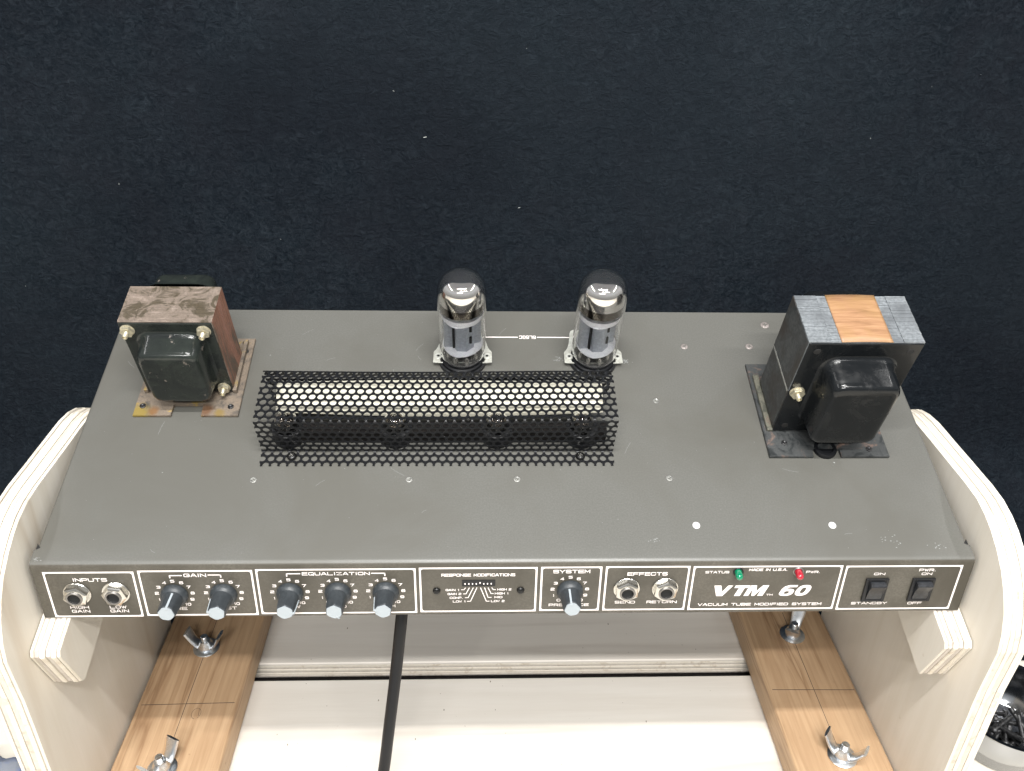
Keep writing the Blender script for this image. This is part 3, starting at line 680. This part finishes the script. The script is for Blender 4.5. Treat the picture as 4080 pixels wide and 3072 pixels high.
# --- LEDs
for x_, m_, lab, rot in ((.1440, ledg, 'green indicator lamp beside the word STATUS', 4), (.1828, ledr, 'red indicator lamp beside the letters PWR.', 4)):
    M = MF @ T((x_, -.0088, 0)) @ RX(-3) @ RY(-6)
    e_ = empty('indicator_lamp', lab, parent=amp, M=M)
    bm = bmesh.new(); lathe(bm, [(.0034, 0), (.0034, .0005), (.0031, .0008), (.0027, .0008), (.0026, .0002)], 28); link('collar', bm, sleevem if m_ is ledr else blk, e_, True)
    bm = bmesh.new(); lathe(bm, [(.0024, .0), (.0024, .0045), (.0022, .0058), (.0016, .0067), (.0008, .0071), (0, .0072)], 24); link('lens', bm, m_, e_, True)
rockm = speck(mat('rocker_plastic', (.02, .02, .02), .35), (.012, .013, .015), (.022, .024, .028), 500, .4, .6, None, 12, None, None, .1)
# --- rocker switches
rw = None
for x_, lab in ((.2357, 'rocker switch between the words ON and STANDBY'), (.2662, 'power rocker switch above the word OFF')):
    M = MF @ T((x_, -.0240, 0))
    if rw: dup(rw, amp, M, lab); continue
    rw = empty('rocker_switch', lab, parent=amp, M=M)
    bm = bmesh.new()
    for q_ in ((-.0075, -.0052, -.0095, .0095), (.0052, .0075, -.0095, .0095), (-.0053, .0053, .0074, .0094), (-.0053, .0053, -.0094, -.0074)): box(bm, *q_, .0001, .0016, .0004, 2)
    link('bezel', bm, blk, rw)
    bm = bmesh.new(); pr_ = [(.0073, .0002), (.0073, .0030), (.0066, .0048), (.0058, .0052), (.0030, .0040), (-.0005, .0026), (-.0055, .0018), (-.0073, .0017), (-.0073, .0002)]
    a_ = [bm.verts.new((-.0050, y_, z_)) for y_, z_ in pr_]; b_ = [bm.verts.new((.0050, y_, z_)) for y_, z_ in pr_]; bm.faces.new(a_); bm.faces.new(b_)
    for i in range(len(pr_)): j = (i + 1) % len(pr_); bm.faces.new((a_[i], a_[j], b_[j], b_[i]))
    bmesh.ops.bevel(bm, geom=list(bm.edges), offset=.0003, segments=2, affect='EDGES')
    link('rocker', bm, rockm, rw, True, 30)

# --- perforated cover
PX = .00578; PY = PX * .866; HR = .00229
CX0, CX1 = -.1685, .0715; Y0, Y1, HZ = .0849, .1290, .0328
TOT = .0122 + HZ + (Y1 - Y0) + HZ
bm = bmesh.new(); NS = 12
nr = int(TOT / PY) + 2; nc = int((CX1 - CX0) / PX) + 3
ROT = R(0)
vc = {}
def vget(x_, u_):
    k_ = (round(x_, 6), round(u_, 6))
    if k_ not in vc: vc[k_] = bm.verts.new((x_, u_, 0))
    return vc[k_]
for r_ in range(nr):
    for c_ in range(nc):
        cx = CX0 + PX * (c_ + (.5 if r_ % 2 else 0)) - .0015; cy = .0008 + PY * r_
        hexv = []; cirv = []
        for i in range(6):
            a = R(90 + 60 * i); a2 = R(90 + 60 * (i + 1)); Rh = PX / math.sqrt(3)
            h0 = (cx + Rh * math.cos(a), cy + Rh * math.sin(a)); h1 = (cx + Rh * math.cos(a2), cy + Rh * math.sin(a2))
            hexv.append(vget(*h0)); hexv.append(vget((h0[0] + h1[0]) / 2, (h0[1] + h1[1]) / 2))
        for i in range(12):
            a = R(90 + 30 * i); cirv.append(bm.verts.new((cx + HR * math.cos(a), cy + HR * math.sin(a), 0)))
        for i in range(12):
            j = (i + 1) % 12; bm.faces.new((hexv[i], hexv[j], cirv[j], cirv[i]))
for co, no in (((CX0, 0, 0), (-1, 0, 0)), ((CX1, 0, 0), (1, 0, 0)), ((0, 0, 0), (0, -1, 0)), ((0, TOT, 0), (0, 1, 0))):
    bmesh.ops.bisect_plane(bm, geom=bm.verts[:] + bm.edges[:] + bm.faces[:], plane_co=co, plane_no=no, clear_outer=True)
FLG = .0122; u1 = FLG; u2 = FLG + HZ; u3 = u2 + (Y1 - Y0)
RB = .0018
for uu in [uc + RB * q_ for uc in (u1, u2, u3) for q_ in (-1, -.6, -.2, .2, .6, 1)]:
    bmesh.ops.bisect_plane(bm, geom=bm.verts[:] + bm.edges[:] + bm.faces[:], plane_co=(0, uu, 0), plane_no=(0, 1, 0))
def fold(x_, u_):
    def raw(u_):
        if u_ < u1: return Vector((Y0 - (u1 - u_), .0009))
        if u_ < u2: return Vector((Y0, .0009 + (u_ - u1)))
        if u_ < u3: return Vector((Y0 + (u_ - u2), .0009 + HZ))
        return Vector((Y1, .0009 + HZ - (u_ - u3)))
    p_ = raw(u_)
    for uc in (u1, u2, u3):
        if abs(u_ - uc) < RB:
            t = (u_ - uc + RB) / (2 * RB); p_ = raw(uc - RB) * (1 - t) ** 2 + raw(uc) * 2 * t * (1 - t) + raw(uc + RB) * t * t
    # a little sag and the uneven cut of the real sheet
    y_, z_ = p_
    if z_ > .005: y_ += .0006 * math.sin(x_ * 22) * (z_ / HZ); z_ += .0009 * (x_ - CX0) / (CX1 - CX0) * (z_ / HZ)
    return (x_, y_, z_)
for v_ in bm.verts: v_.co = Vector(fold(v_.co.x, v_.co.y))
pc = A('perforated_cover', bm, perf, False)
md = pc.modifiers.new('thick', 'SOLIDIFY'); md.thickness = .0007; md.offset = 0
for i, x_ in enumerate((-.1475, .0485)):
    M = T((x_, .0800, .0014)) @ RZ(25 + 40 * i)
    if i == 0: cs = screw('cover_screw', .0032, .0020, M, ds, None, chrome)
    else: screw('', 0, 0, M, None, cs)
# inside the cover: bright shield, dark strip, preamp valves
bm = bmesh.new(); rows = []; n_ = 40
for i in range(n_ + 1):
    t = i / n_; x_ = -.160 + .225 * t; bow = math.sin(PI * t)
    rows.append([bm.verts.new((x_, yy, zz)) for yy, zz in ((.1262 + .001 * bow, .0245 - .001 * t + .0018 * bow), (.1200, .0222), (.1135, .0190 + .001 * bow), (.1075 - .0025 * bow, .0150 - .0015 * bow))])
for a_, b_ in zip(rows, rows[1:]):
    for i in range(3): bm.faces.new((a_[i], a_[i + 1], b_[i + 1], b_[i]))
o = A('heat_shield', bm, white_sheet, True, 60); md = o.modifiers.new('t', 'SOLIDIFY'); md.thickness = .0006
bm = bmesh.new(); box(bm, -.161, .067, .0925, .1020, .0003, .0120, .0005); A('dark_strip', bm, darkstrip)  # added dark box, brought forward to darken the inside of the cover
pv = None
for x_ in (-.1515, -.0780, -.0087, .0500):
    M = T((x_, .0980, .0))
    if pv: dup(pv, amp, M); continue
    pv = empty('preamp_valve', parent=amp, M=M)
    bm = bmesh.new(); lathe(bm, [(.0110, .0003), (.0110, .0125), (.0100, .0130), (.0086, .0130), (.0086, .011)], 36); link('socket', bm, blk, pv, True)
    bm = bmesh.new(); lathe(bm, [(.0078, .004), (.0080, .0150), (.0074, .0195), (.0050, .0220), (.0018, .0232), (.0010, .0250), (0, .0253)], 32); o = link('bulb', bm, glass, pv, True); md = o.modifiers.new('wall', 'SOLIDIFY'); md.thickness = .0005; md.offset = -1
    bm = bmesh.new(); box(bm, -.004, .004, -.0025, .0025, .006, .016, .0008); link('anode', bm, lamdark, pv)
    bm = bmesh.new(); lathe(bm, [(.0062, .0180), (.0056, .0195), (.0036, .0208), (0, .0214)], 24); link('getter', bm, getter2, pv, True)

# --- transformers
def rr3(x0, x1, z0, z1, r_, y_, e_):
    return [(a_, y_, b_) for a_, b_ in rrect(x0 - e_, x1 + e_, z0 - e_, z1 + e_, max(.0015, r_ + e_), 6)]
def bell(parent, x0, x1, z0, z1, fx0, fx1, fz0, fz1, yf, sgn, pr_, r_, m_):
    e_ = empty('end_bell', parent=parent)
    bm = bmesh.new(); box(bm, fx0, fx1, min(yf, yf + sgn * .0011), max(yf, yf + sgn * .0011), fz0, fz1, .0004, 2)
    link('flange', bm, m_, e_)
    bm = bmesh.new(); rings = []
    for ee, pp in ((.0030, .0010), (.0016, .0016), (.0008, .0028), (.0004, .0050), (0, .0085), (-.0004, pr_ - .0040), (-.0011, pr_ - .0019), (-.0024, pr_ - .0006), (-.0042, pr_ - .0001), (-.0075, pr_ + .0001)):
        sc = 1 - .04 * (pp / pr_)
        rings.append([bm.verts.new(p_) for p_ in rr3(x0, x1, z0, z1 - .002 * (pp / pr_), r_, yf + sgn * pp, ee)])
    n_ = len(rings[0])
    for a_, b_ in zip(rings, rings[1:]):
        for i in range(n_): bm.faces.new((a_[i], a_[(i + 1) % n_], b_[(i + 1) % n_], b_[i]))
    bm.faces.new(rings[-1]); link('dome', bm, m_, e_, True, 50)
    return e_
def hexnut(parent, x_, y_, z_, r_, m_, L=.0065, tilt=0):
    e_ = parent
    bm = bmesh.new(); pts = [(r_ * math.cos(PI / 3 * i + tilt), r_ * math.sin(PI / 3 * i + tilt)) for i in range(6)]
    prism(bm, pts, .0008, .0034, bev=.0003); lathe(bm, [(r_ * 1.02, 0), (r_ * 1.05, .0006), (r_ * .9, .0009), (0, .0009)], 24)
    pr_ = [(0, .003)]
    for i in range(6): pr_ += [(.0019, .0034 + i * L / 9), (.0016, .0034 + (i + .5) * L / 9)]
    pr_ += [(.0016, L), (0, L + .0002)]; lathe(bm, pr_, 14)
    o = link('bolt', bm, m_, e_, True, 35); o.matrix_local = T((x_, y_, z_)) @ RX(90); return o
def lamstack(name, parent, x0, x1, y0, y1, z0, z1, m_, n_, jit=.00012, mi=None, seed=0, gap=.00015):
    rnd = random.Random(seed); bm = bmesh.new()
    for i in range(n_):
        a_ = y0 + (y1 - y0) * i / n_; b_ = y0 + (y1 - y0) * (i + 1) / n_ - gap; j = [rnd.uniform(-jit, jit) for _ in range(3)]
        box(bm, x0 + j[0], x1 + j[1], a_, b_, z0, z1 + j[2])
    return link(name, bm, m_, parent)
# small one, left
lt = empty('transformer', 'small rust-stained transformer at the left end of the amplifier', parent=amp)
L0, L1, LY0, LY1, LZ = -.2566, -.1958, .1365, .1700, .0730
o = lamstack('core', lt, L0, L1, LY0, LY1, .006, LZ, [rust_top, rust_side], 30, .00008, seed=2, gap=.0001)
for p_ in o.data.polygons:
    if abs(p_.normal.x) > .7: p_.material_index = 1
bell(lt, -.2462, -.2050, .0105, .0620, L0 + .0004, L1 - .0004, .004, LZ - .0006, LY0, -1, .0185, .008, tblk2)
bell(lt, -.2462, -.2040, .0135, .0715, L0 + .0004, L1 - .0004, .004, LZ - .0010, LY1, 1, .0185, .008, tblk2)
hexnut(lt, -.2515, LY0 - .001, .0665, .0045, brass); hexnut(lt, -.2022, LY0 - .001, .0660, .0045, brass, tilt=.3); hexnut(lt, -.2016, LY0 - .001, .0086, .0042, brass, tilt=.5)
bm = bmesh.new(); 
for q_ in ((-.2462, -.2457, .1367, .1600), (-.2084, -.2080, .1367, .1640)):
    bm = bmesh.new(); box(bm, *q_, LZ - .0001, LZ + .00022); link('tape_edge', bm, rust_top, lt)
def baseplate(parent, x0, x1, y0, y1, n0, n1, nd, m_, t=.0022):
    bm = bmesh.new(); pts = [(x0, y0), (n0, y0), (n0, y0 + nd - .0008), (n0 + .0008, y0 + nd), (n1 - .0008, y0 + nd), (n1, y0 + nd - .0008), (n1, y0), (x1, y0), (x1, y1), (n1, y1), (n1, y1 - nd), (n0, y1 - nd), (n0, y1), (x0, y1)]
    prism(bm, pts, .0002, t, bev=.0003); return link('base_plate', bm, m_, parent)
baseplate(lt, -.2624, -.1897, .1146, .1886, -.2362, -.2153, .0100, rust_base)
bm = bmesh.new(); box(bm, L1 - .0008, L1 + .0022, LY0 - .002, .1845, .002, .0062, .0006); link('clamp_strip', bm, rust_base, lt); bm = bmesh.new(); box(bm, L0 - .002, L0 + .001, LY0 - .002, .1845, .002, .0062, .0006); link('clamp_strip', bm, rust_base, lt)
for i, (x_, y_) in enumerate(((-.2572, .1229), (-.1960, .1223), (-.1964, .1837), (-.1945, .1750))):
    M = T((x_, y_, .0022)) @ RZ(30 * i)
    if i == 0:
        ms = empty('mount_screw', parent=lt, M=M)
        bm = bmesh.new(); lathe(bm, [(.0021, -.0004), (.0021, .0006), (.0014, .0008), (.0010, .0004), (0, .0003)], 20); link('head', bm, rust_base, ms, True) if False else None
        o = link('mount_screw', bm, darkbolt, lt, True); o.matrix_local = M; bpy.data.objects.remove(ms); ms = o
    else: dup(ms, lt, M)
clmr = speck(mat('grey_rib', (.2, .2, .19), .5, .2), (.17, .17, .16), (.24, .24, .22), 500)
# large one, right
rt = empty('transformer', 'large black transformer with a copper-coloured band at the right end of the amplifier', parent=amp)
X0, X1, RY0, RY1, RZ_ = .1855, .2596, .1015, .1435, .0939
lamstack('core', rt, X0, .1999, RY0, RY1, .0460, RZ_, lamgrey, 34, .00010, seed=3, gap=.00025)
lamstack('core', rt, .2001, .2461, RY0, RY1, .006, RZ_ - .0002, lamgrey, 34, .0001, seed=4, gap=.0002)
lamstack('core', rt, .2463, X1, RY0, RY1, .006, RZ_, lamgrey, 34, .00010, seed=5, gap=.00025)
o = lamstack('core', rt, X0 + .0004, .1999, RY0, RY1, .006, .0450, lamdark, 34, .0001, seed=6)
bm = bmesh.new(); box(bm, X0 - .0007, X0 + .0010, RY0 + .0008, RY1 - .0005, .0447, .0465, .0002); link('clamp_rib', bm, clmr, rt)
bm = bmesh.new(); box(bm, X0 - .00045, X0, RY0 + .0003, RY1 - .0003, .0466, RZ_ - .0006); box(bm, X0 - .0003, X0 + .0004, RY0 + .0003, RY1 - .0003, .007, .0446); link('side_skin', bm, lamdark, rt)
bm = bmesh.new(); n_ = 20
ra = []; 
for i in range(n_ + 1):
    t = i / n_; xx = .2062 + (.2392 - .2062) * t; zz = RZ_ + .0003 + .0005 * math.sin(PI * t)
    ra.append([bm.verts.new((xx, RY0 - .0002 + (RY1 - RY0 + .0004) * yy_, zz)) for yy_ in [j / 8 for j in range(9)]])
for a_, b_ in zip(ra, ra[1:]):
    for i in range(8): bm.faces.new((a_[i], a_[i + 1], b_[i + 1], b_[i]))
o = link('band', bm, tape, rt, True); md = o.modifiers.new('t', 'SOLIDIFY'); md.thickness = .0004; md.offset = -1
bell(rt, .2008, .2468, .0170, .0790, X0 + .0003, X1 - .0003, .004, RZ_ - .0008, RY0, -1, .0240, .009, tblk)
bell(rt, .2008, .2455, .0170, .0800, X0 + .0003, X1 - .0003, .004, RZ_ - .0014, RY1, 1, .0240, .009, tblk)
hexnut(rt, .1909, RY0 - .0011, .0468, .0048, brass, .0062, .2)
bm = bmesh.new()
for (x_, z_) in ((.1927, .0862), (.2526, .0866), (.1930, .0099)):
    lathe(bm, [(.0024, 0), (.0022, .00025), (0, .0003)], 20, T((x_, RY0 - .0011, z_)) @ RX(90))
link('bolt_hole', bm, blkhole, rt)
baseplate(rt, .1798, .2641, .0790, .1644, .2106, .2302, .0068, dark_base, .0024)
bm = bmesh.new(); clm = rusty('clamp_stain', (.07, .075, .062), (.13, .13, .105), (.17, .10, .075), 60)
for xa, xb in ((X0 - .0034, X0 + .0010), (X1 - .001, X1 + .0028)):
    bm = bmesh.new(); box(bm, xa, xb, RY0 - .001, .1520, .002, .0048, .0008); link('clamp_strip', bm, clm, rt)
bm = bmesh.new(); lathe(bm, [(.0080, .0002), (.0080, .0022), (.0072, .0032), (.0055, .0034), (.0050, .0015), (0, .0014)], 30, T((.2205, .0862, 0))); link('grommet', bm, rubber, rt, True)
dup(ms, rt, T((.1923, .0905, .0024))); dup(ms, rt, T((.2510, .0850, .0024)) @ RZ(40))

# --- things on the deck
corem = speck(mat('hole_core', (.1, .1, .09), .6), (.06, .06, .055), (.22, .22, .20), 900)
def ringhole(x_, y_, r_=.0021):
    e_ = empty('rivet_hole', parent=amp, M=T((x_, y_, 0)))
    bm = bmesh.new(); lathe(bm, [(r_ * 1.05, .00002), (r_ * .98, .00025), (r_ * .80, .0003), (r_ * .70, .0001)], 28); link('rim', bm, bare, e_, True)
    bm = bmesh.new(); lathe(bm, [(r_ * .72, .00012), (r_ * .45, .00008), (0, .00006)], 20); link('core', bm, corem, e_, True)
    return e_
rh = ringhole(-.1706, .0619)
for (x_, y_) in ((-.0675, .0620), (.0046, .0622), (.1079, .0627), (.1077, .1302)): dup(rh, amp, T((x_, y_, 0)) @ RZ(random.uniform(0, 360)))
wp = mat('white_plug', (.62, .62, .62), .25)
pl = None
for (x_, y_) in ((.1202, .0259), (.2099, .0255)):
    if pl is None:
        bm = bmesh.new(); lathe(bm, [(.0025, .00003), (.0024, .0004), (.0016, .0007), (0, .0008)], 24); pl = A('white_plug', bm, wp, True); pl.matrix_local = T((x_, y_, 0))
    else: dup(pl, amp, T((x_, y_, 0)))
painted = speck(mat('worn_screw', (.2, .18, .17), .5, .3), (.17, .15, .14), (.28, .25, .24), 700)
ps = screw('deck_screw', .0034, .0010, T((.2044, .2072, 0)), painted, None, paint)
dup(ps, amp, T((.1367, .1839, 0)) @ RZ(30) @ Matrix.Scale(.8, 4)); dup(ps, amp, T((.1872, .1842, 0)) @ RZ(70) @ Matrix.Scale(.85, 4))
# printed legend between the power valves (upside down from here)
bm = bmesh.new()
text_into(bm, '6L6GC', 0, 12.9, 0, 3.3, bold=.14, gap=.45)
for v_ in bm.verts: v_.co = (.0227 - v_.co.x, .1915 - v_.co.y, v_.co.z)
A('lettering', bm, ink)
bm = bmesh.new()
for xa, xb in ((-.0170, .0088), (.0236, .0490)):
    bm.faces.new([bm.verts.new(q_) for q_ in ((xa, .1927, .00006), (xb, .1927, .00006), (xb, .1935, .00006), (xa, .1935, .00006))])
A('bracket_line', bm, ink)
# dust, chips and scuffs on the deck
bm = bmesh.new(); rnd = random.Random(11)
for i in range(150):
    x_ = rnd.uniform(-.285, .285); y_ = rnd.uniform(.004, .215); r_ = rnd.choice([.0001, .00015, .0002, .00025]); n_ = 5; el = rnd.uniform(.4, 1); a0 = rnd.uniform(0, PI)
    if i < 3: r_ = .0005
    bm.faces.new([bm.verts.new((x_ + r_ * math.cos(a0 + 2 * PI * k_ / n_), y_ + el * r_ * math.sin(a0 + 2 * PI * k_ / n_), .00004)) for k_ in range(n_)])
for cx, cy, sp_, n2 in ((.245, .0145, .006, 16), (.0916, .0155, .0025, 14), (.275, .0100, .006, 14), (-.293, .0042, .002, 14), (.0725, .1700, .003, 26), (.0895, .1690, .004, 30), (.0385, .1705, .003, 24), (.225, .0755, .001, 4)):
    for i in range(n2):
        x_ = rnd.gauss(cx, sp_ * .5); y_ = rnd.gauss(cy, sp_ * .35); r_ = rnd.uniform(.00012, .00042); a0 = rnd.uniform(0, PI)
        bm.faces.new([bm.verts.new((x_ + r_ * math.cos(a0 + 2 * PI * k_ / 5) * 1.6, y_ + r_ * math.sin(a0 + 2 * PI * k_ / 5) * .7, .00005 + i * 1e-7)) for k_ in range(5)])
for i in range(26):
    x_ = rnd.uniform(-.28, .28); y_ = rnd.uniform(.004, .21); a0 = rnd.uniform(0, PI); L = rnd.uniform(.002, .012)
    p0 = Vector((x_, y_)); d_ = Vector((math.cos(a0), math.sin(a0))); n_ = Vector((-d_.y, d_.x)) * .00006
    q0, q1, q2 = p0, p0 + d_ * L * .5 + n_ * 6, p0 + d_ * L
    for u_, v_ in ((q0, q1), (q1, q2)): bm.faces.new([bm.verts.new((*t_, .000035)) for t_ in (u_ - n_, v_ - n_, v_ + n_, u_ + n_)])
o = A('dust_specks', bm, mat('dust', (.26, .27, .265), .8)); o['kind'] = 'stuff'

# --- power valves: saddles are part of the amplifier, the valves stand in them
gs = None; tubes = []
def saddle_build(x_):
    e_ = empty('valve_socket', parent=amp, M=T((x_, .169, 0)))
    bm = bmesh.new()
    out = [(-.0218, -.0062), (.0218, -.0062), (.0217, .0050)] + [(.0217 - .0052 * math.sin(R(a)) ** 1.2, .0050 + .0195 * (1 - math.cos(R(a)))) for a in (20, 40, 60, 80)] + [(.0160, .0260), (.0125, .0285)]
    out = out + [(-x2, y2) for x2, y2 in reversed(out[2:])]
    # cut the round opening: bridge outline to circle by angle
    n_ = 48; oc = []; ic = []
    def ray(a):
        dx, dy = math.cos(a), math.sin(a); best = 1
        P = out
        for p1, p2 in zip(P, P[1:] + P[:1]):
            ex, ey = p2[0] - p1[0], p2[1] - p1[1]; den = dx * ey - dy * ex
            if abs(den) < 1e-12: continue
            t = (p1[0] * ey - p1[1] * ex) / den; u = (p1[0] * dy - p1[1] * dx) / den
            if t > 0 and -1e-6 <= u <= 1 + 1e-6: best = min(best, t)
        return dx * best, dy * best
    for i in range(n_ * 2):
        a = 2 * PI * i / (n_ * 2); ox, oy = ray(a); L = math.hypot(ox, oy); ri = min(.0170, L - .0008)
        oc.append((ox, oy)); ic.append((ri * math.cos(a), ri * math.sin(a)))
    for z_ in (.0038, .0046):
        O = [bm.verts.new((*p_, z_ - (.0 if p_[1] > -.004 else .0004 * (1 - abs(p_[0]) / .02)))) for p_ in oc]; I = [bm.verts.new((*p_, z_)) for p_ in ic]
        for i in range(n_ * 2): j = (i + 1) % (n_ * 2); bm.faces.new((O[i], O[j], I[j], I[i]))
        if z_ < .004: O1, I1 = O, I
    for i in range(n_ * 2):
        j = (i + 1) % (n_ * 2); bm.faces.new((O[i], O[j], O1[j], O1[i])); bm.faces.new((I[i], I[j], I1[j], I1[i]))
    link('saddle', bm, saddle, e_)
    bm = bmesh.new(); lathe(bm, [(.0178, .0002), (.0178, .0035), (.0165, .0037)], 48); lathe(bm, [(.0158, .0002), (.0160, .0052), (.0150, .0062), (.0120, .0062), (.0115, .004), (0, .004)], 48); link('base_ring', bm, blk, e_, True)
    for sx_ in (-1, 1):
        bm = bmesh.new(); lathe(bm, [(.0030, 0), (.0030, .0006), (.0026, .0010), (.0012, .0010), (.0010, .0004), (0, .0004)], 24)
        o = link('eyelet', bm, saddle, e_, True); o.location = (sx_ * .0181, -.0002, .0046)
        bm = bmesh.new(); lathe(bm, [(.0010, .0005), (0, .00055)], 14); o2 = link('eyelet_hole', bm, blkhole, e_); o2.location = (sx_ * .0181, -.0002, .0051)
        box_bm = bmesh.new(); lathe(box_bm, [(.0022, 0), (.0022, .0040)], 16); o3 = link('spacer', box_bm, saddle, e_, True); o3.location = (sx_ * .0181, -.0002, 0)
    return e_
sd = saddle_build(-.0332); dup(sd, amp, T((.0646, .169, 0)) @ RZ(0))
def env_prof(r0, zc, b_, n_=26, ex=2.9):
    out = []
    for i in range(n_ + 1):
        t = i / n_ * PI / 2; out.append((r0 * math.cos(t) ** (2 / ex) if i < n_ else 0, zc + b_ * math.sin(t) ** (2 / ex)))
    return out
def valve(M, label, rot):
    e_ = empty('vacuum_tube', label, 'vacuum tube', 'pair of power valves at the back of the deck'); e_.matrix_world = TM @ M
    rM = RZ(rot)
    bm = bmesh.new(); r0 = .0171
    pr_ = [(.0105, .0058), (.0140, .0066), (.0158, .0085), (.0166, .0125), (r0 - .0002, .020), (r0, .035), (r0 + .0002, .055)] + env_prof(r0 + .0002, .0665, .0188)
    lathe(bm, pr_, 64); o = link('envelope', bm, glass, e_, True, 80); md = o.modifiers.new('wall', 'SOLIDIFY'); md.thickness = .0007; md.offset = -1
    # getter mirror inside the dome
    bm = bmesh.new(); r1 = r0 - .0010
    lathe(bm, env_prof(r1, .0662, .0176, 24), 64); lathe(bm, [(r1, .0590), (r1, .0662)], 64, mi=1)
    link('getter_mirror', bm, [getter, getter2], e_, True, 80)
    for nm, z_, rr in (('upper_mica', .0500, .0156), ('lower_mica', .0200, .0157)):
        bm = bmesh.new(); pts = []
        for i in range(40):
            a = 2 * PI * i / 40; q_ = rr * (1 - .10 * abs(math.sin(a * 1.5))); pts.append((q_ * math.cos(a), q_ * math.sin(a)))
        prism(bm, pts, z_, z_ + .0006, M=rM); link(nm, bm, mica, e_)
    bm = bmesh.new(); lathe(bm, [(.0148, .0506), (.0152, .0530), (.0158, .0560)], 40, rM); link('upper_support', bm, mica, e_, True)
    # anode: folded box with side wings
    bm = bmesh.new(); pts = [(a_ * 1.13, b_ * 1.1) for a_, b_ in [(-.0118, -.0022), (-.0062, -.0034), (-.0050, -.0075), (0.0010, -.0092), (.0062, -.0060), (.0072, -.0028), (.0118, -.0022), (.0118, .0022), (.0062, .0034), (.0050, .0075), (-.001, .0092), (-.0062, .0060), (-.0072, .0028), (-.0118, .0022)]]
    prism(bm, pts, .0207, .0499, M=rM); link('anode', bm, platem, e_)
    bm = bmesh.new()
    for z0, z1 in ((.0392, .0450), (.0275, .0340)):
        box(bm, .0034, .0052, -.0093, -.0070, z0, z1, .0003, 2)
    box(bm, -.0080, -.0064, -.0056, -.0042, .0215, .0490); bmesh.ops.transform(bm, matrix=rM, verts=bm.verts); link('anode_slot', bm, blkhole, e_)
    bm = bmesh.new()
    for i in range(8):
        a = 2 * PI * i / 8 + .3; tube(bm, [(.0075 * math.cos(a), .0075 * math.sin(a), .0060), (.0085 * math.cos(a), .0085 * math.sin(a), .0198)], .0006, 8)
        lathe(bm, [(.0, .0075), (.0018, .0085), (.0015, .0125), (.0, .0150)], 10, T((.0105 * math.cos(a), .0105 * math.sin(a), 0)))
    link('pin_seal', bm, chrome, e_, True)
    return e_
valve(T((-.0332, .169, 0)), 'glass power valve with mirrored dome, the left one of the pair', 12)
valve(T((.0646, .169, 0)), 'glass power valve with mirrored dome, right one of the pair nearer the big transformer', 16)

# ================================================================== LOOSE THINGS
bm = bmesh.new()
path = spline([(-.070, .085, -.050), (-.0715, .055, -.055), (-.0740, .033, -.072), (-.0790, .020, -.115), (-.0850, .006, -.160), (-.0905, -.002, -.2000), (-.096, -.012, -.2260), (-.103, -.035, -.2375), (-.113, -.075, -.2384), (-.125, -.13, -.2384)], 8)
tube(bm, path, .00425, 20)
tag(link('power_cable', bm, rubber, None, True, 60), 'black mains cable hanging from under the amplifier', 'cable')
# steel dish with old bolts
BC = Vector((.4285, .0700, HB + .0003))
dish = empty('steel_dish', 'round stainless dish of old bolts to the right of the stand', 'dish'); dish.location = BC
bm = bmesh.new(); lathe(bm, [(0, .0), (.036, .0), (.040, .0015), (.0455, .030), (.0470, .0395), (.0500, .0405), (.0503, .0412), (.0500, .0418), (.0465, .0410), (.0447, .0300), (.0390, .0032), (.035, .0016), (0, .0014)], 72)
link('bowl', bm, steel, dish, True, 60)
def lyr_(i): return i // 6
rnd = random.Random(5); pos = []
labs = ['blackened bolt in the steel dish right of the stand']
for i in range(16):
    e_ = empty('bolt', ('blackened hex-headed bolt' if i % 2 == 0 else 'blackened round-headed bolt') + (' lying on top of the heap in the steel dish' if lyr_(i) == 2 else ' low in the heap in the steel dish'), 'bolt', 'old bolts heaped in the steel dish')
    lyr = i // 6; ang = rnd.uniform(0, 360); rr = rnd.uniform(0, .019)
    a = rnd.uniform(0, 2 * PI); L = rnd.uniform(.020, .030)
    e_.matrix_world = T(BC + Vector((rr * math.cos(a), rr * math.sin(a), .0050 + lyr * .0055))) @ RZ(ang) @ RY(90 + rnd.uniform(-12, 12)) @ T((0, 0, -L / 2))
    bm = bmesh.new(); pr_ = [(0, 0)]; n_ = int(L / .0011)
    for k_ in range(n_): pr_ += [(.0022, k_ * .0011), (.0018, k_ * .0011 + .00055)]
    pr_ += [(.0022, L)]; lathe(bm, pr_, 10); link('shank', bm, darkbolt, e_, True, 60)
    bm = bmesh.new(); lathe(bm, [(0, L), (.0040, L), (.0040, L + .0016), (.0028, L + .0030), (0, L + .0032)], 12 if i % 2 else 6); link('head', bm, darkbolt, e_, True, 40)
# blue cloth at the left, mostly out of frame
bm = bmesh.new(); bmesh.ops.create_uvsphere(bm, u_segments=40, v_segments=24, radius=1)
for v_ in bm.verts:
    c_ = v_.co.copy(); f = 1 + .10 * math.sin(c_.x * 7 + c_.y * 5) + .06 * math.sin(c_.y * 13 - c_.z * 4)
    v_.co = Vector((c_.x * .030 * f, c_.y * .050 * f, max(c_.z, -.35) * .016 * f + .0056))
o = link('blue_cloth', bm, bluecl, None, True, 80); o.location = (-.414, .012, HB); o.rotation_euler = (0, 0, R(-12))
tag(o, 'crumpled blue and grey cloth on the bench left of the stand', 'cloth')
